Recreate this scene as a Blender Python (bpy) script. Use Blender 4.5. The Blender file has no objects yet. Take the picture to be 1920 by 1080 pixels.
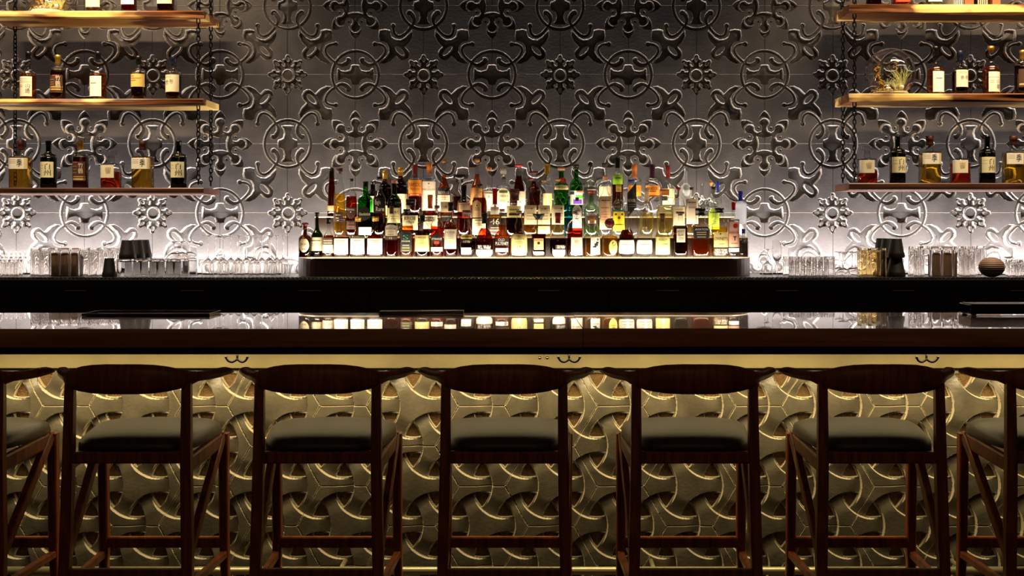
import bpy, bmesh, math, random
import numpy as np
from mathutils import Vector, Matrix

random.seed(7)
SC = bpy.context.scene
COL = SC.collection
F = 2250.0            # focal length in pixels of the 1920 px wide frame
VX, VY = 1010.0, 422.0
CZ = 1.493            # eye height
PI = math.pi

# ------------------------------------------------------------------ camera
cam = bpy.data.cameras.new('camera'); camo = bpy.data.objects.new('camera', cam); COL.objects.link(camo)
camo.location = (0, 0, CZ); camo.rotation_euler = (PI / 2, 0, 0)
cam.sensor_fit = 'HORIZONTAL'; cam.sensor_width = 36.0
cam.lens = 36.0 * F / 1920.0
cam.shift_x = (960 - VX) / 1920.0
cam.shift_y = -(540 - VY) / 1920.0
cam.clip_start = 0.05; cam.clip_end = 50
SC.camera = camo

# ------------------------------------------------------------------ world, exposure
w = bpy.data.worlds.new('dim_room'); SC.world = w; w.use_nodes = True
bg = w.node_tree.nodes['Background']; bg.inputs[0].default_value = (1.0, 0.62, 0.38, 1); bg.inputs[1].default_value = 0.02
SC.view_settings.view_transform = 'Standard'; SC.view_settings.look = 'None'
SC.view_settings.exposure = 0.0; SC.view_settings.gamma = 1.0; SC.view_settings.use_curve_mapping = False
SC.cycles.transparent_max_bounces = 48
SC.cycles.max_bounces = 20; SC.cycles.diffuse_bounces = 3; SC.cycles.glossy_bounces = 4; SC.cycles.transmission_bounces = 20
SC.cycles.caustics_reflective = False; SC.cycles.caustics_refractive = False

def W(px, py, D):
    return Vector(((px - VX) * D / F, D, CZ - (py - VY) * D / F))
def XX(px, D): return (px - VX) * D / F
def ZZ(py, D): return CZ - (py - VY) * D / F

def area(name, loc, direction, sx, sy, power, color, spread=180):
    l = bpy.data.lights.new(name, 'AREA'); l.shape = 'RECTANGLE'; l.size = sx; l.size_y = sy
    l.energy = power; l.color = color; l.spread = math.radians(spread)
    o = bpy.data.objects.new(name, l); COL.objects.link(o)
    o.location = loc
    d = Vector(direction).normalized()
    z = -d; x = Vector((1, 0, 0)); y = z.cross(x).normalized(); x = y.cross(z)
    o.rotation_euler = Matrix((x, y, z)).transposed().to_euler()
    return o

COOL = (1.0, 0.92, 0.88); WARM = (1.0, 0.74, 0.46); GOLD = (1.0, 0.77, 0.40)
ZC = 1.182      # back counter top
ZB = 1.12       # bar top
WALL = 7.80
# wall washer behind the glassware and the bottle display, shining up the tiles
area('wall_wash_left', (-2.85, 7.60, ZC + .03), (0, .5, .85), 2.5, .02, 56, COOL)
area('wall_wash_middle', (-0.10, 7.715, ZC + .03), (0, .15, .95), 2.9, .02, 80, COOL)
area('wall_wash_right', (2.65, 7.60, ZC + .03), (0, .5, .85), 2.5, .02, 56, COOL)
# strip along the front lip of the bottle display and along each step
area('display_strip_front', (-0.1, 7.209, ZZ(483, 7.22) + .004), (0, .75, .65), 2.6, .006, 9, (1, .86, .66))
area('display_strip_step', (-0.1, 7.362, 1.435), (0, .8, .8), 2.7, .01, 13, (1, .86, .64))
area('display_strip_top', (-0.1, 7.475, 1.575), (0, .8, .8), 2.7, .01, 13, (1, .86, .64))
# ceiling spots over the hanging shelves and display
area('ceiling_spot_left', (-2.75, 6.70, 3.50), (0, .62, -1.3), 1.5, .08, 30, WARM, 110)
area('ceiling_spot_right', (2.75, 6.70, 3.50), (0, .62, -1.3), 1.5, .08, 30, WARM, 110)
area('ceiling_spot_middle', (-0.05, 6.5, 3.6), (0, .75, -1.9), 1.6, .08, 1.5, WARM, 60)
# unseen warm fill added behind the camera to lift the bar front
area('room_fill', (0, .3, 2.3), (0, 1, -.28), 4.0, .6, 2.8, (1, .66, .38))
# strip under the bar's front edge, washing down the carved panel
area('bar_strip', (-.05, 4.49, 1.016), (0, .25, -1), 5.3, .02, 11, GOLD)
area('panel_strip', (-.05, 4.680, .955), (0, .35, -.93), 5.3, .015, 23, GOLD)

# ------------------------------------------------------------------ object helpers
def tag(o, label=None, cat=None, group=None, kind=None):
    if label: o['label'] = label
    if cat: o['category'] = cat
    if group: o['group'] = group
    if kind: o['kind'] = kind
    return o
def empty(name, loc=(0, 0, 0), rz=0):
    o = bpy.data.objects.new(name, None); COL.objects.link(o); o.location = loc; o.rotation_euler = (0, 0, rz)
    o.empty_display_size = .05
    return o
def link(name, me, mat=None, parent=None, loc=None):
    if mat is not None:
        for m in (mat if isinstance(mat, (list, tuple)) else [mat]): me.materials.append(m)
    o = bpy.data.objects.new(name, me); COL.objects.link(o)
    if parent: o.parent = parent
    if loc is not None: o.location = loc
    return o
def copy_tree(o, parent=None):
    c = o.copy(); COL.objects.link(c)
    if parent: c.parent = parent
    for ch in list(o.children): copy_tree(ch, c)
    return c

class MB:
    """collects shapes into one mesh"""
    def __init__(s): s.v = []; s.f = []; s.m = []; s.cur = 0; s.sm = []
    def add(s, vs, fs, smooth=False):
        b = len(s.v); s.v += [tuple(v) for v in vs]; s.f += [tuple(i + b for i in f) for f in fs]
        s.m += [s.cur] * len(fs); s.sm += [smooth] * len(fs)
    def box(s, x0, x1, y0, y1, z0, z1):
        vs = [(x, y, z) for x in (x0, x1) for y in (y0, y1) for z in (z0, z1)]
        s.add(vs, [(0, 1, 3, 2), (4, 6, 7, 5), (0, 4, 5, 1), (2, 3, 7, 6), (0, 2, 6, 4), (1, 5, 7, 3)])
    def beam(s, p0, p1, w0, d0, w1=None, d1=None, ch=.25):
        """tapered bar with chamfered corners; w along x, d across"""
        w1 = w0 if w1 is None else w1; d1 = d0 if d1 is None else d1
        p0 = Vector(p0); p1 = Vector(p1); t = (p1 - p0).normalized()
        x = Vector((1, 0, 0)); x = (x - t * x.dot(t))
        if x.length < .3: x = Vector((0, 0, 1)); x = x - t * x.dot(t)
        x.normalize(); y = t.cross(x)
        vs = []
        for p, ww, dd in ((p0, w0, d0), (p1, w1, d1)):
            for a, b in ((1, 1 - ch), (1 - ch, 1), (-1 + ch, 1), (-1, 1 - ch), (-1, -1 + ch), (-1 + ch, -1), (1 - ch, -1), (1, -1 + ch)):
                vs.append(p + x * (a * ww / 2) + y * (b * dd / 2))
        fs = [(i, (i + 1) % 8, 8 + (i + 1) % 8, 8 + i) for i in range(8)] + [tuple(range(7, -1, -1)), tuple(range(8, 16))]
        s.add(vs, fs)
    def lathe(s, prof, cx=0, cy=0, cz=0, n=20, e=2.0, dy=1.0, smooth=True):
        vs = []; fs = []
        for r, z in prof:
            for k in range(n):
                a = 2 * PI * k / n; c, q = math.cos(a), math.sin(a)
                sc = 1.0 if e == 2 else (abs(c) ** e + abs(q) ** e) ** (-1 / e)
                vs.append((cx + r * c * sc, cy + r * q * sc * dy, cz + z))
        m = len(prof)
        for i in range(m - 1):
            for k in range(n):
                fs.append((i * n + k, i * n + (k + 1) % n, (i + 1) * n + (k + 1) % n, (i + 1) * n + k))
        s.add(vs, fs, smooth)
    def tube(s, pts, r, n=8, closed=False, cap=True):
        pts = [Vector(p) for p in pts]; m = len(pts); vs = []; fs = []
        rr = r if isinstance(r, (list, tuple)) else [r] * m
        up = Vector((0, .13, 1))
        for i, p in enumerate(pts):
            a = pts[(i - 1) % m] if (closed or i) else p; b = pts[(i + 1) % m] if (closed or i < m - 1) else p
            t = (b - a).normalized(); x = t.cross(up)
            if x.length < 1e-3: x = t.cross(Vector((1, 0, 0)))
            x.normalize(); y = t.cross(x)
            for k in range(n):
                th = 2 * PI * k / n; vs.append(p + (x * math.cos(th) + y * math.sin(th)) * rr[i])
        for i in range(m if closed else m - 1):
            j = (i + 1) % m
            for k in range(n): fs.append((i * n + k, i * n + (k + 1) % n, j * n + (k + 1) % n, j * n + k))
        if cap and not closed: fs += [tuple(range(n - 1, -1, -1)), tuple((m - 1) * n + k for k in range(n))]
        s.add(vs, fs, True)
    def sphere(s, c, r, nu=14, nv=9, sx=1, sy=1, sz=1):
        prof = []
        vs = []; fs = []
        for i in range(nv + 1):
            ph = PI * i / nv
            for k in range(nu):
                th = 2 * PI * k / nu
                vs.append((c[0] + r * sx * math.sin(ph) * math.cos(th), c[1] + r * sy * math.sin(ph) * math.sin(th), c[2] - r * sz * math.cos(ph)))
        for i in range(nv):
            for k in range(nu): fs.append((i * nu + k, i * nu + (k + 1) % nu, (i + 1) * nu + (k + 1) % nu, (i + 1) * nu + k))
        s.add(vs, fs, True)
    def mesh(s, name='m'):
        me = bpy.data.meshes.new(name); me.from_pydata(s.v, [], s.f); 
        me.polygons.foreach_set('material_index', s.m); me.polygons.foreach_set('use_smooth', s.sm); me.update(); return me
    def build(s, name, mat, parent=None, loc=None, bevel=0):
        me = s.mesh(name); o = link(name, me, mat, parent, loc)
        if bevel:
            b = o.modifiers.new('b', 'BEVEL'); b.width = bevel; b.segments = 2; b.limit_method = 'ANGLE'
        return o

# ------------------------------------------------------------------ materials
def lin(h):
    if isinstance(h, str):
        c = [int(h[i:i + 2], 16) / 255 for i in (0, 2, 4)]
        return tuple(x / 12.92 if x <= .04045 else ((x + .055) / 1.055) ** 2.4 for x in c)
    return tuple(h)
MATS = {}
def pbr(name, col, rough=.5, metal=0, coat=0, coat_rough=.05, noise=0, nscale=20, bump=0, bscale=80, emit=None, spec=.5, stretch=None, col2=None):
    if name in MATS: return MATS[name]
    m = bpy.data.materials.new(name); m.use_nodes = True; nt = m.node_tree; b = nt.nodes['Principled BSDF']
    c = lin(col); b.inputs['Base Color'].default_value = (*c, 1)
    b.inputs['Roughness'].default_value = rough; b.inputs['Metallic'].default_value = metal
    b.inputs['Coat Weight'].default_value = coat; b.inputs['Coat Roughness'].default_value = coat_rough
    b.inputs['Specular IOR Level'].default_value = spec
    tc = nt.nodes.new('ShaderNodeTexCoord'); src = tc.outputs['Object']
    if stretch:
        mp = nt.nodes.new('ShaderNodeMapping'); mp.inputs['Scale'].default_value = stretch
        nt.links.new(src, mp.inputs[0]); src = mp.outputs[0]
    if noise or col2:
        n = nt.nodes.new('ShaderNodeTexNoise'); n.inputs['Scale'].default_value = nscale; n.inputs['Detail'].default_value = 6
        nt.links.new(src, n.inputs[0])
        r = nt.nodes.new('ShaderNodeValToRGB'); nt.links.new(n.outputs[0], r.inputs[0])
        c2 = lin(col2) if col2 else tuple(x * (1 - noise) for x in c)
        r.color_ramp.elements[0].position = .35; r.color_ramp.elements[0].color = (*c2, 1)
        r.color_ramp.elements[1].position = .65; r.color_ramp.elements[1].color = (*c, 1)
        nt.links.new(r.outputs[0], b.inputs['Base Color'])
    if bump:
        n2 = nt.nodes.new('ShaderNodeTexNoise'); n2.inputs['Scale'].default_value = bscale; n2.inputs['Detail'].default_value = 4
        nt.links.new(src, n2.inputs[0])
        bp = nt.nodes.new('ShaderNodeBump'); bp.inputs['Strength'].default_value = bump; bp.inputs['Distance'].default_value = .01
        nt.links.new(n2.outputs[0], bp.inputs['Height']); nt.links.new(bp.outputs[0], b.inputs['Normal'])
    if emit:
        b.inputs['Emission Color'].default_value = (*lin(emit[0]), 1); b.inputs['Emission Strength'].default_value = emit[1]
    MATS[name] = m; return m

def glassy(name, tint, edge=.35, gloss=.5, translucent=0.0, rough=.02):
    """thin see-through wall: tinted see-through, deeper at the rim where the wall is seen edge-on, with surface gloss"""
    if name in MATS: return MATS[name]
    m = bpy.data.materials.new(name); m.use_nodes = True; nt = m.node_tree; nt.nodes.clear()
    out = nt.nodes.new('ShaderNodeOutputMaterial')
    lw = nt.nodes.new('ShaderNodeLayerWeight'); lw.inputs['Blend'].default_value = .35
    pw = nt.nodes.new('ShaderNodeMath'); pw.operation = 'POWER'; pw.inputs[1].default_value = 2.0
    nt.links.new(lw.outputs['Facing'], pw.inputs[0])
    mx = nt.nodes.new('ShaderNodeMix'); mx.data_type = 'RGBA'
    c = lin(tint); mx.inputs[6].default_value = (*c, 1); mx.inputs[7].default_value = (*[x * edge for x in c], 1)
    nt.links.new(pw.outputs[0], mx.inputs[0])
    tr = nt.nodes.new('ShaderNodeBsdfTransparent'); nt.links.new(mx.outputs[2], tr.inputs[0])
    body = tr.outputs[0]
    if translucent:
        tl = nt.nodes.new('ShaderNodeBsdfTranslucent'); nt.links.new(mx.outputs[2], tl.inputs[0])
        m1 = nt.nodes.new('ShaderNodeMixShader'); m1.inputs[0].default_value = translucent
        nt.links.new(tr.outputs[0], m1.inputs[1]); nt.links.new(tl.outputs[0], m1.inputs[2]); body = m1.outputs[0]
    gl = nt.nodes.new('ShaderNodeBsdfGlossy'); gl.inputs['Roughness'].default_value = rough
    lw2 = nt.nodes.new('ShaderNodeLayerWeight'); lw2.inputs['Blend'].default_value = .5      # 1 - cos, the same from either side of the wall
    fr = nt.nodes.new('ShaderNodeMath'); fr.operation = 'POWER'; fr.inputs[1].default_value = 5.0; nt.links.new(lw2.outputs['Facing'], fr.inputs[0])
    mu = nt.nodes.new('ShaderNodeMath'); mu.operation = 'MULTIPLY_ADD'; mu.inputs[1].default_value = .85 * gloss; mu.inputs[2].default_value = .045 * gloss
    nt.links.new(fr.outputs[0], mu.inputs[0])
    m2 = nt.nodes.new('ShaderNodeMixShader'); nt.links.new(mu.outputs[0], m2.inputs[0])
    nt.links.new(body, m2.inputs[1]); nt.links.new(gl.outputs[0], m2.inputs[2])
    nt.links.new(m2.outputs[0], out.inputs[0])
    MATS[name] = m; return m

def wood(name, dark, light, rough=.4, coat=0, sapwood=None, scale=1.0, axis=0, spec=.5):
    if name in MATS: return MATS[name]
    m = bpy.data.materials.new(name); m.use_nodes = True; nt = m.node_tree; b = nt.nodes['Principled BSDF']
    b.inputs['Roughness'].default_value = rough; b.inputs['Coat Weight'].default_value = coat; b.inputs['Coat Roughness'].default_value = .015
    b.inputs['Specular IOR Level'].default_value = spec
    tc = nt.nodes.new('ShaderNodeTexCoord'); mp = nt.nodes.new('ShaderNodeMapping')
    sc = [14 * scale] * 3; sc[axis] = 1.1 * scale; mp.inputs['Scale'].default_value = sc
    nt.links.new(tc.outputs['Object'], mp.inputs[0])
    n = nt.nodes.new('ShaderNodeTexNoise'); n.inputs['Scale'].default_value = 2.2; n.inputs['Detail'].default_value = 8; n.inputs['Distortion'].default_value = 1.2
    nt.links.new(mp.outputs[0], n.inputs[0])
    r = nt.nodes.new('ShaderNodeValToRGB'); nt.links.new(n.outputs[0], r.inputs[0])
    r.color_ramp.elements[0].position = .32; r.color_ramp.elements[0].color = (*lin(dark), 1)
    r.color_ramp.elements[1].position = .7; r.color_ramp.elements[1].color = (*lin(light), 1)
    last = r.outputs[0]
    if sapwood:
        mp2 = nt.nodes.new('ShaderNodeMapping'); mp2.inputs['Scale'].default_value = (1.0, 3, 3); nt.links.new(tc.outputs['Object'], mp2.inputs[0])
        n2 = nt.nodes.new('ShaderNodeTexNoise'); n2.inputs['Scale'].default_value = 1.6; n2.inputs['Detail'].default_value = 3; nt.links.new(mp2.outputs[0], n2.inputs[0])
        r2 = nt.nodes.new('ShaderNodeValToRGB'); nt.links.new(n2.outputs[0], r2.inputs[0])
        r2.color_ramp.elements[0].position = .47; r2.color_ramp.elements[0].color = (0, 0, 0, 1)
        r2.color_ramp.elements[1].position = .53; r2.color_ramp.elements[1].color = (1, 1, 1, 1)
        mx = nt.nodes.new('ShaderNodeMix'); mx.data_type = 'RGBA'; mx.inputs[7].default_value = (*lin(sapwood), 1)
        nt.links.new(r2.outputs[0], mx.inputs[0]); nt.links.new(last, mx.inputs[6]); last = mx.outputs[2]
    nt.links.new(last, b.inputs['Base Color'])
    MATS[name] = m; return m

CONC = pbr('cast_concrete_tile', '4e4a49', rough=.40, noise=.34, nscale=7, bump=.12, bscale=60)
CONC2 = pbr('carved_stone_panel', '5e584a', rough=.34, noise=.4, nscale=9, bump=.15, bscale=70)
CONC_EDGE = pbr('cast_edge_glint', 'cac4be', rough=.35)  # pale colour stands in for specular glints on the relief edges
CONC2_EDGE = pbr('stone_edge_glint', 'bcb298', rough=.3)
LEATHER = pbr('brown_leather', '63481f', rough=.5, noise=.25, nscale=60, bump=.9, bscale=170)
WALNUT = wood('dark_walnut', '683216', 'ac5c2c', rough=.35, scale=1.3, axis=2)
BARWOOD = wood('lacquered_bar_wood', 'a06a3e', 'd49860', rough=.25, coat=1.0, scale=.5)
SHELFWOOD = wood('live_edge_shelf_wood', '3a1c0c', '8a5226', rough=.45, sapwood='d9b56a', scale=.8)
SHELFPLAIN = wood('brown_shelf_wood', '2e150b', '5d331c', rough=.45, scale=.8)
CABWOOD = wood('dark_cabinet_veneer', '0d0504', '1a0b08', rough=.4, scale=.7, axis=2)
BLACK = pbr('matte_black', '0b0a0a', rough=.5)
IRON = pbr('black_iron', '141110', rough=.35, metal=.7)
COUNTER = pbr('black_stone', '14110f', rough=.3, noise=.5, nscale=40)
GOLDM = pbr('gilded_apron', 'b4a67a', rough=.42, metal=.25, noise=.35, nscale=3.0, bump=.25, bscale=700)
STEEL = pbr('brushed_steel', 'a39a8c', rough=.25, metal=1)
BRASS = pbr('brass_tube', 'c9bf98', rough=.33, metal=.7)
SEATL = pbr('olive_black_leather', '362b1c', rough=.36, bump=.1, bscale=200, spec=.6)
GLASSC = glassy('clear_glass', (.94, .95, .95), edge=.16, gloss=1.3)
def real_glass(name, tint, rough=0.0):
    m = bpy.data.materials.new(name); m.use_nodes = True; nt = m.node_tree; nt.nodes.clear()
    out = nt.nodes.new('ShaderNodeOutputMaterial'); g = nt.nodes.new('ShaderNodeBsdfGlass'); g.inputs['IOR'].default_value = 1.47
    g.inputs['Color'].default_value = (*lin(tint), 1); g.inputs['Roughness'].default_value = rough; nt.links.new(g.outputs[0], out.inputs[0]); return m
GLASSR = real_glass('clear_glass_solid', (.99, .985, .98)); GLASSA = real_glass('amber_glass_solid', (.985, .94, .82))
GLASSW = glassy('thin_clear_glass', (.96, .955, .95), edge=.12, gloss=2.0)

# ------------------------------------------------------------------ height-field mesh
def grid_mesh(name, X, Z, Y, keep=None):
    ny, nx = X.shape
    co = np.stack([X, Y, Z], -1).reshape(-1, 3).astype(np.float32)
    i = np.arange(ny * nx).reshape(ny, nx)
    q = np.stack([i[:-1, :-1], i[:-1, 1:], i[1:, 1:], i[1:, :-1]], -1).reshape(-1, 4)
    me = bpy.data.meshes.new(name); me.vertices.add(len(co)); me.vertices.foreach_set('co', co.ravel())
    me.loops.add(q.size); me.loops.foreach_set('vertex_index', q.ravel().astype(np.int32))
    me.polygons.add(len(q)); me.polygons.foreach_set('loop_start', np.arange(0, q.size, 4, dtype=np.int32))
    me.update(calc_edges=True); me.shade_flat()
    return me
def sstep(a, b, x):
    t = np.clip((x - a) / (b - a), 0, 1); return t * t * (3 - 2 * t)
def poly_sd(P, u, v):
    P = np.array(P, float); n = len(P); d = np.full(u.shape, 1e9); ins = np.zeros(u.shape, bool)
    for i in range(n):
        a = P[i]; b = P[(i + 1) % n]; e = b - a; wu, wv = u - a[0], v - a[1]
        t = np.clip((wu * e[0] + wv * e[1]) / (e @ e + 1e-12), 0, 1)
        d = np.minimum(d, (wu - t * e[0]) ** 2 + (wv - t * e[1]) ** 2)
        c = ((a[1] > v) != (b[1] > v)) & (u < (b[0] - a[0]) * (v - a[1]) / (b[1] - a[1] + 1e-12) + a[0])
        ins ^= c
    d = np.sqrt(d); return np.where(ins, -d, d)
def smooth_pts(P, k=6, closed=False):
    P = [np.array(p, float) for p in P]; n = len(P); out = []
    for i in range(n if closed else n - 1):
        g = (lambda j: P[j % n]) if closed else (lambda j: P[max(0, min(n - 1, j))])
        p0, p1, p2, p3 = g(i - 1), g(i), g(i + 1), g(i + 2)
        for t in np.arange(k) / k:
            out.append(.5 * ((2 * p1) + (-p0 + p2) * t + (2 * p0 - 5 * p1 + 4 * p2 - p3) * t * t + (-p0 + 3 * p1 - 3 * p2 + p3) * t ** 3))
    if not closed: out.append(P[-1])
    return out
def curve_sd(P, rad, u, v):
    d = np.full(u.shape, 1e9); n = len(P)
    for i in range(n - 1):
        a = P[i][:2]; b = P[i + 1][:2]; ra = rad[i]; rb = rad[i + 1]; e = b - a
        t = np.clip(((u - a[0]) * e[0] + (v - a[1]) * e[1]) / (e @ e + 1e-12), 0, 1)
        d = np.minimum(d, np.hypot(u - a[0] - t * e[0], v - a[1] - t * e[1]) - (ra + (rb - ra) * t))
    return d

# ------------------------------------------------------------------ carved back wall
def tile_height(u, v):
    """one cast tile: a rosette quarter at (0,0), a lily quarter at (1,1), ring quarters at the other corners; metres, negative = recessed"""
    s = lambda sd, wdt=.0055: np.clip(-sd / wdt, 0, 1)
    dome = lambda sd, d, k=.055: -1.75 * d * s(sd) * (.66 + .34 * np.exp(sd / k))
    def half(u, v):      # everything that repeats mirrored across the diagonal
        h = np.zeros(u.shape)
        # inner motif of the ring at (1,0)
        pu, pv = u - 1, v
        q = [(-.2, -.2), (-.2, .148), (.0, .148), (.03, .146), (.06, .138), (.062, .112), (.085, .068), (.155, .05), (.22, .064), (.25, .094), (.264, .088), (.268, .03), (.264, -.2)]
        m = poly_sd(q, -pu, pv)
        h = np.minimum(h, dome(m, .017, .05))
        c = smooth_pts([(.70, .185), (.745, .15), (.81, .14), (.865, .165), (.895, .205)], 5)
        n = len(c); sd = curve_sd(c, [.019 + .029 * (i / n) ** 1.3 for i in range(n)], u, v)
        sd = np.maximum(sd, -(np.hypot(u - .835, v - .225) - .032))
        h = np.minimum(h, dome(sd, .014, .04))
        # curl outside the ring
        c = smooth_pts([(.70, .185), (.652, .215), (.592, .275), (.558, .345), (.575, .405), (.635, .437), (.70, .443)], 6)
        n = len(c); cd = curve_sd(c, [.0205] * n, u, v)
        cd = np.minimum(cd, np.hypot(u - .712, v - .443) - .036)
        return h, cd
    h1, c1 = half(u, v); h2, c2 = half(v, u)
    h = np.minimum(h1, h2); cd = np.minimum(c1, c2)
    leafh = [(.652, .171), (.57, .163), (.487, .2), (.404, .278), (.37, .242), (.335, .216), (.29, .212), (.245, .232)]
    side = [(.625, .215), (.548, .262), (.508, .335), (.516, .41), (.548, .466), (.60, .488), (.647, .493), (.662, .56), (.652, .640)]
    L = leafh + [(b, a) for a, b in leafh[::-1]]
    R = [(b, a) for a, b in side] + side[::-1]
    leaf = poly_sd(L + R, u, v)
    # raised oval eye in the leaf
    a = (u + v) / 2 ** .5 - .492; b = (u - v) / 2 ** .5
    eye = (np.hypot(a / .088, b / .036) - 1) * .036
    leafr = np.maximum(leaf, -eye)
    hl = dome(leafr, .022, .075)
    hl = np.where(cd < .016, 0, hl)              # thin rim beside the curls
    h = np.minimum(h, hl)
    h = np.minimum(h, -.023 * s(cd) * (.6 + .4 * np.exp(cd / .02)))
    # ring grooves
    for cu, cv in ((1, 0), (0, 1)):
        r = np.hypot(u - cu, v - cv); sd = np.abs(r - .341) - .024
        h = np.minimum(h, -.022 * s(sd) * (.75 + .25 * np.cos((r - .341) / .024 * 1.5)))
    # rosette
    r = np.hypot(u, v); th = np.arctan2(v, u); k = PI / 4; tt = (th + k / 2) % k - k / 2
    pu, pv = r * np.cos(tt), r * np.sin(tt)
    d = r - .135
    d = np.minimum(d, curve_sd([np.array((.1, 0)), np.array((.22, 0))], [.042, .045], pu, pv))
    d = np.minimum(d, np.hypot(pu - .202, np.abs(pv) - .042) - .029)
    d = np.minimum(d, np.hypot((pu - .255) / 1.2, pv) - .032)
    pet = (np.hypot((pu - .226) / .036, pv / .021) - 1) * .021
    hr = dome(d, .021, .035)
    hr = np.where(pet < 0, -.004 - .006 * (pv > 0), hr)
    ringc = np.abs(r - .088) - .010
    hr = np.where(ringc < 0, -.002, hr); hr = np.where(r < .078, -.013, hr)
    h = np.minimum(h, np.where(r < .32, hr, 0))
    # lily
    uu, vv = 1 - u, 1 - v
    r = np.hypot(uu, vv); th = np.arctan2(vv, uu); tt = (th + k / 2) % k - k / 2
    pu, pv = r * np.cos(tt), r * np.sin(tt)
    lobe = curve_sd([np.array((.12, 0)), np.array((.2, 0)), np.array((.30, 0))], [.05, .044, .070], pu, pv)
    lobe = np.minimum(lobe, r - .19)
    t2 = th % k - k / 2                           # between two petals
    eu, ev = r * np.cos(t2) - .247, r * np.sin(t2); er = np.hypot(eu, ev)
    lobe = np.maximum(lobe, -(er - .058))
    sq = np.maximum(uu, vv) - .108 + .35 * np.abs(np.abs(uu) - np.abs(vv)).clip(0, .09) * 0
    cen = np.maximum(np.maximum(uu - .10 + .16 * (.1 - vv).clip(0, .1), vv - .10 + .16 * (.1 - uu).clip(0, .1)), 0)
    mn_, mx_ = np.minimum(uu, vv), np.maximum(uu, vv)
    lobe = np.maximum(lobe, -(mx_ - .088 - .022 * np.clip(mn_ / .1, 0, 1) ** 2))
    hf = dome(lobe, .022, .06)
    hf = np.minimum(hf, -.015 * s(er - .019))
    # pointed hood outside each petal
    R0 = .20; off = .11
    hood = np.maximum(np.hypot(pu - .315, np.abs(pv) + off) - R0, -(np.hypot(pu - .298, pv) - .088))
    hood = np.maximum(hood, .30 - pu)
    hf = np.minimum(hf, dome(hood, .017, .05))
    h = np.minimum(h, np.where(r < .52, hf, 0))
    # joints
    e = np.minimum(np.minimum(u, 1 - u), np.minimum(v, 1 - v))
    eu_, ev_ = np.minimum(u, 1 - u), np.minimum(v, 1 - v)
    h = np.where(ev_ < .0055, np.minimum(h, -.0105), h); h = np.where(eu_ < .0055, np.minimum(h, -.004), h)
    return h

N = 170
xb = [-224.5, -97, 30.5, 158, 285.5, 412.3, 539, 666, 794, 922.5, 1050.3, 1178.2, 1306, 1433.9, 1561.8, 1690.8, 1820.4, 1948.5, 2076.5]
yb = [-119, 11, 140, 269.7, 399.5, 529]
uf = (np.arange(N) + .0) / N
xs = []; xu = []
for i in range(len(xb) - 1):
    uu = uf if i % 2 == 0 else 1 - uf      # boundary 0 is a ring column on the rosette rows
    xs += list(xb[i] + (xb[i + 1] - xb[i]) * uf); xu += list(1 - uu)
xs.append(xb[-1]); xu.append(xu[-1])
ys = []; yv = []
for j in range(len(yb) - 1):
    ys += list(yb[j] + (yb[j + 1] - yb[j]) * uf); yv += list(1 - uf if j % 2 == 1 else uf)
ys.append(yb[-1]); yv.append(yv[-1])
U, V = np.meshgrid(np.array(xu), np.array(yv))
# column parity: boundary index 3 (x=158) carries the ring on the y=140 row, index 4 the rosette
H = tile_height(1 - U, V)
X = (np.array(xs) - VX) * WALL / F; Z = CZ - (np.array(ys) - VY) * WALL / F
XG, ZG = np.meshgrid(X, Z)
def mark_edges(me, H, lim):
    # glints on the steep relief edges, painted in as a paler material
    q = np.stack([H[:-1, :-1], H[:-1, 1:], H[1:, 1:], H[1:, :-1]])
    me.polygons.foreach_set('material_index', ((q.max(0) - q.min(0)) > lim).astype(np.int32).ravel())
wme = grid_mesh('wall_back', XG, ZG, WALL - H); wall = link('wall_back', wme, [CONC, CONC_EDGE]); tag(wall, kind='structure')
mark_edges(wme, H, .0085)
fl = MB(); fl.box(-6, 6, -1, WALL + .2, -.05, 0); tag(fl.build('floor', wood('floor_boards', '1a100a', '332015', rough=.5, axis=1)), kind='structure')

# ------------------------------------------------------------------ the bar
PD = 4.80                      # distance of the carved bar panel
bar = tag(empty('bar_counter', (0, 4.7, 0)), 'long lacquered wooden bar with carved panel front and brass foot rail', 'bar counter')
bar.location = (0, 0, 0)
a = 86.6 * PD / F
x0c, z0c = XX(946.6, PD), ZZ(911, PD)      # one lattice point
rho = .735 * a; ri = .700 * a
gx = np.arange(XX(-260, PD), XX(2240, PD), .0020); gz = np.arange(.04, 1.02, .0020)
PX, PZ = np.meshgrid(gx, gz)
p = PX - x0c; q = -(PZ - z0c)           # q downwards as in the picture
rowh = a * math.sqrt(3) / 2
cand = []
jb = np.floor(q / rowh).astype(int)
best = np.full((4,) + p.shape, 1e9); bx = np.zeros((4,) + p.shape); by = np.zeros((4,) + p.shape); bi = np.zeros((4,) + p.shape, int)
for dj in (-1, 0, 1, 2):
    j = jb + dj; offx = (j % 2) * .5 * a
    ib = np.floor((p - offx) / a).astype(int)
    for di in (-1, 0, 1, 2):
        i = ib + di; hx = i * a + offx; hy = j * rowh
        d = np.hypot(p - hx, q - hy)
        # colour class of the lattice point, 0 = hub of a tile
        ia = i - (j - (j % 2)) // 2            # axial coordinates: x = (ia + j/2) a
        cls = (ia - j) % 3
        for k in range(4):
            m = d < best[k]
            d, best[k] = np.where(m, best[k], d), np.where(m, d, best[k])
            hx, bx[k] = np.where(m, bx[k], hx), np.where(m, hx, bx[k])
            hy, by[k] = np.where(m, by[k], hy), np.where(m, hy, by[k])
            cls, bi[k] = np.where(m, bi[k], cls), np.where(m, cls, bi[k])
dx = bx[1] - bx[0]; dyv = by[1] - by[0]
ang = np.degrees(np.arctan2(dyv, dx)) % 360
src0 = (np.abs((ang + 60) % 120 - 60) < 20)          # nearest point is the one the strap dives away from
rs = np.where(src0, best[0], best[1])
DEEP = .019; SW = .0026
ramp = lambda d: np.clip(d / SW, 0, 1)
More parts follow.
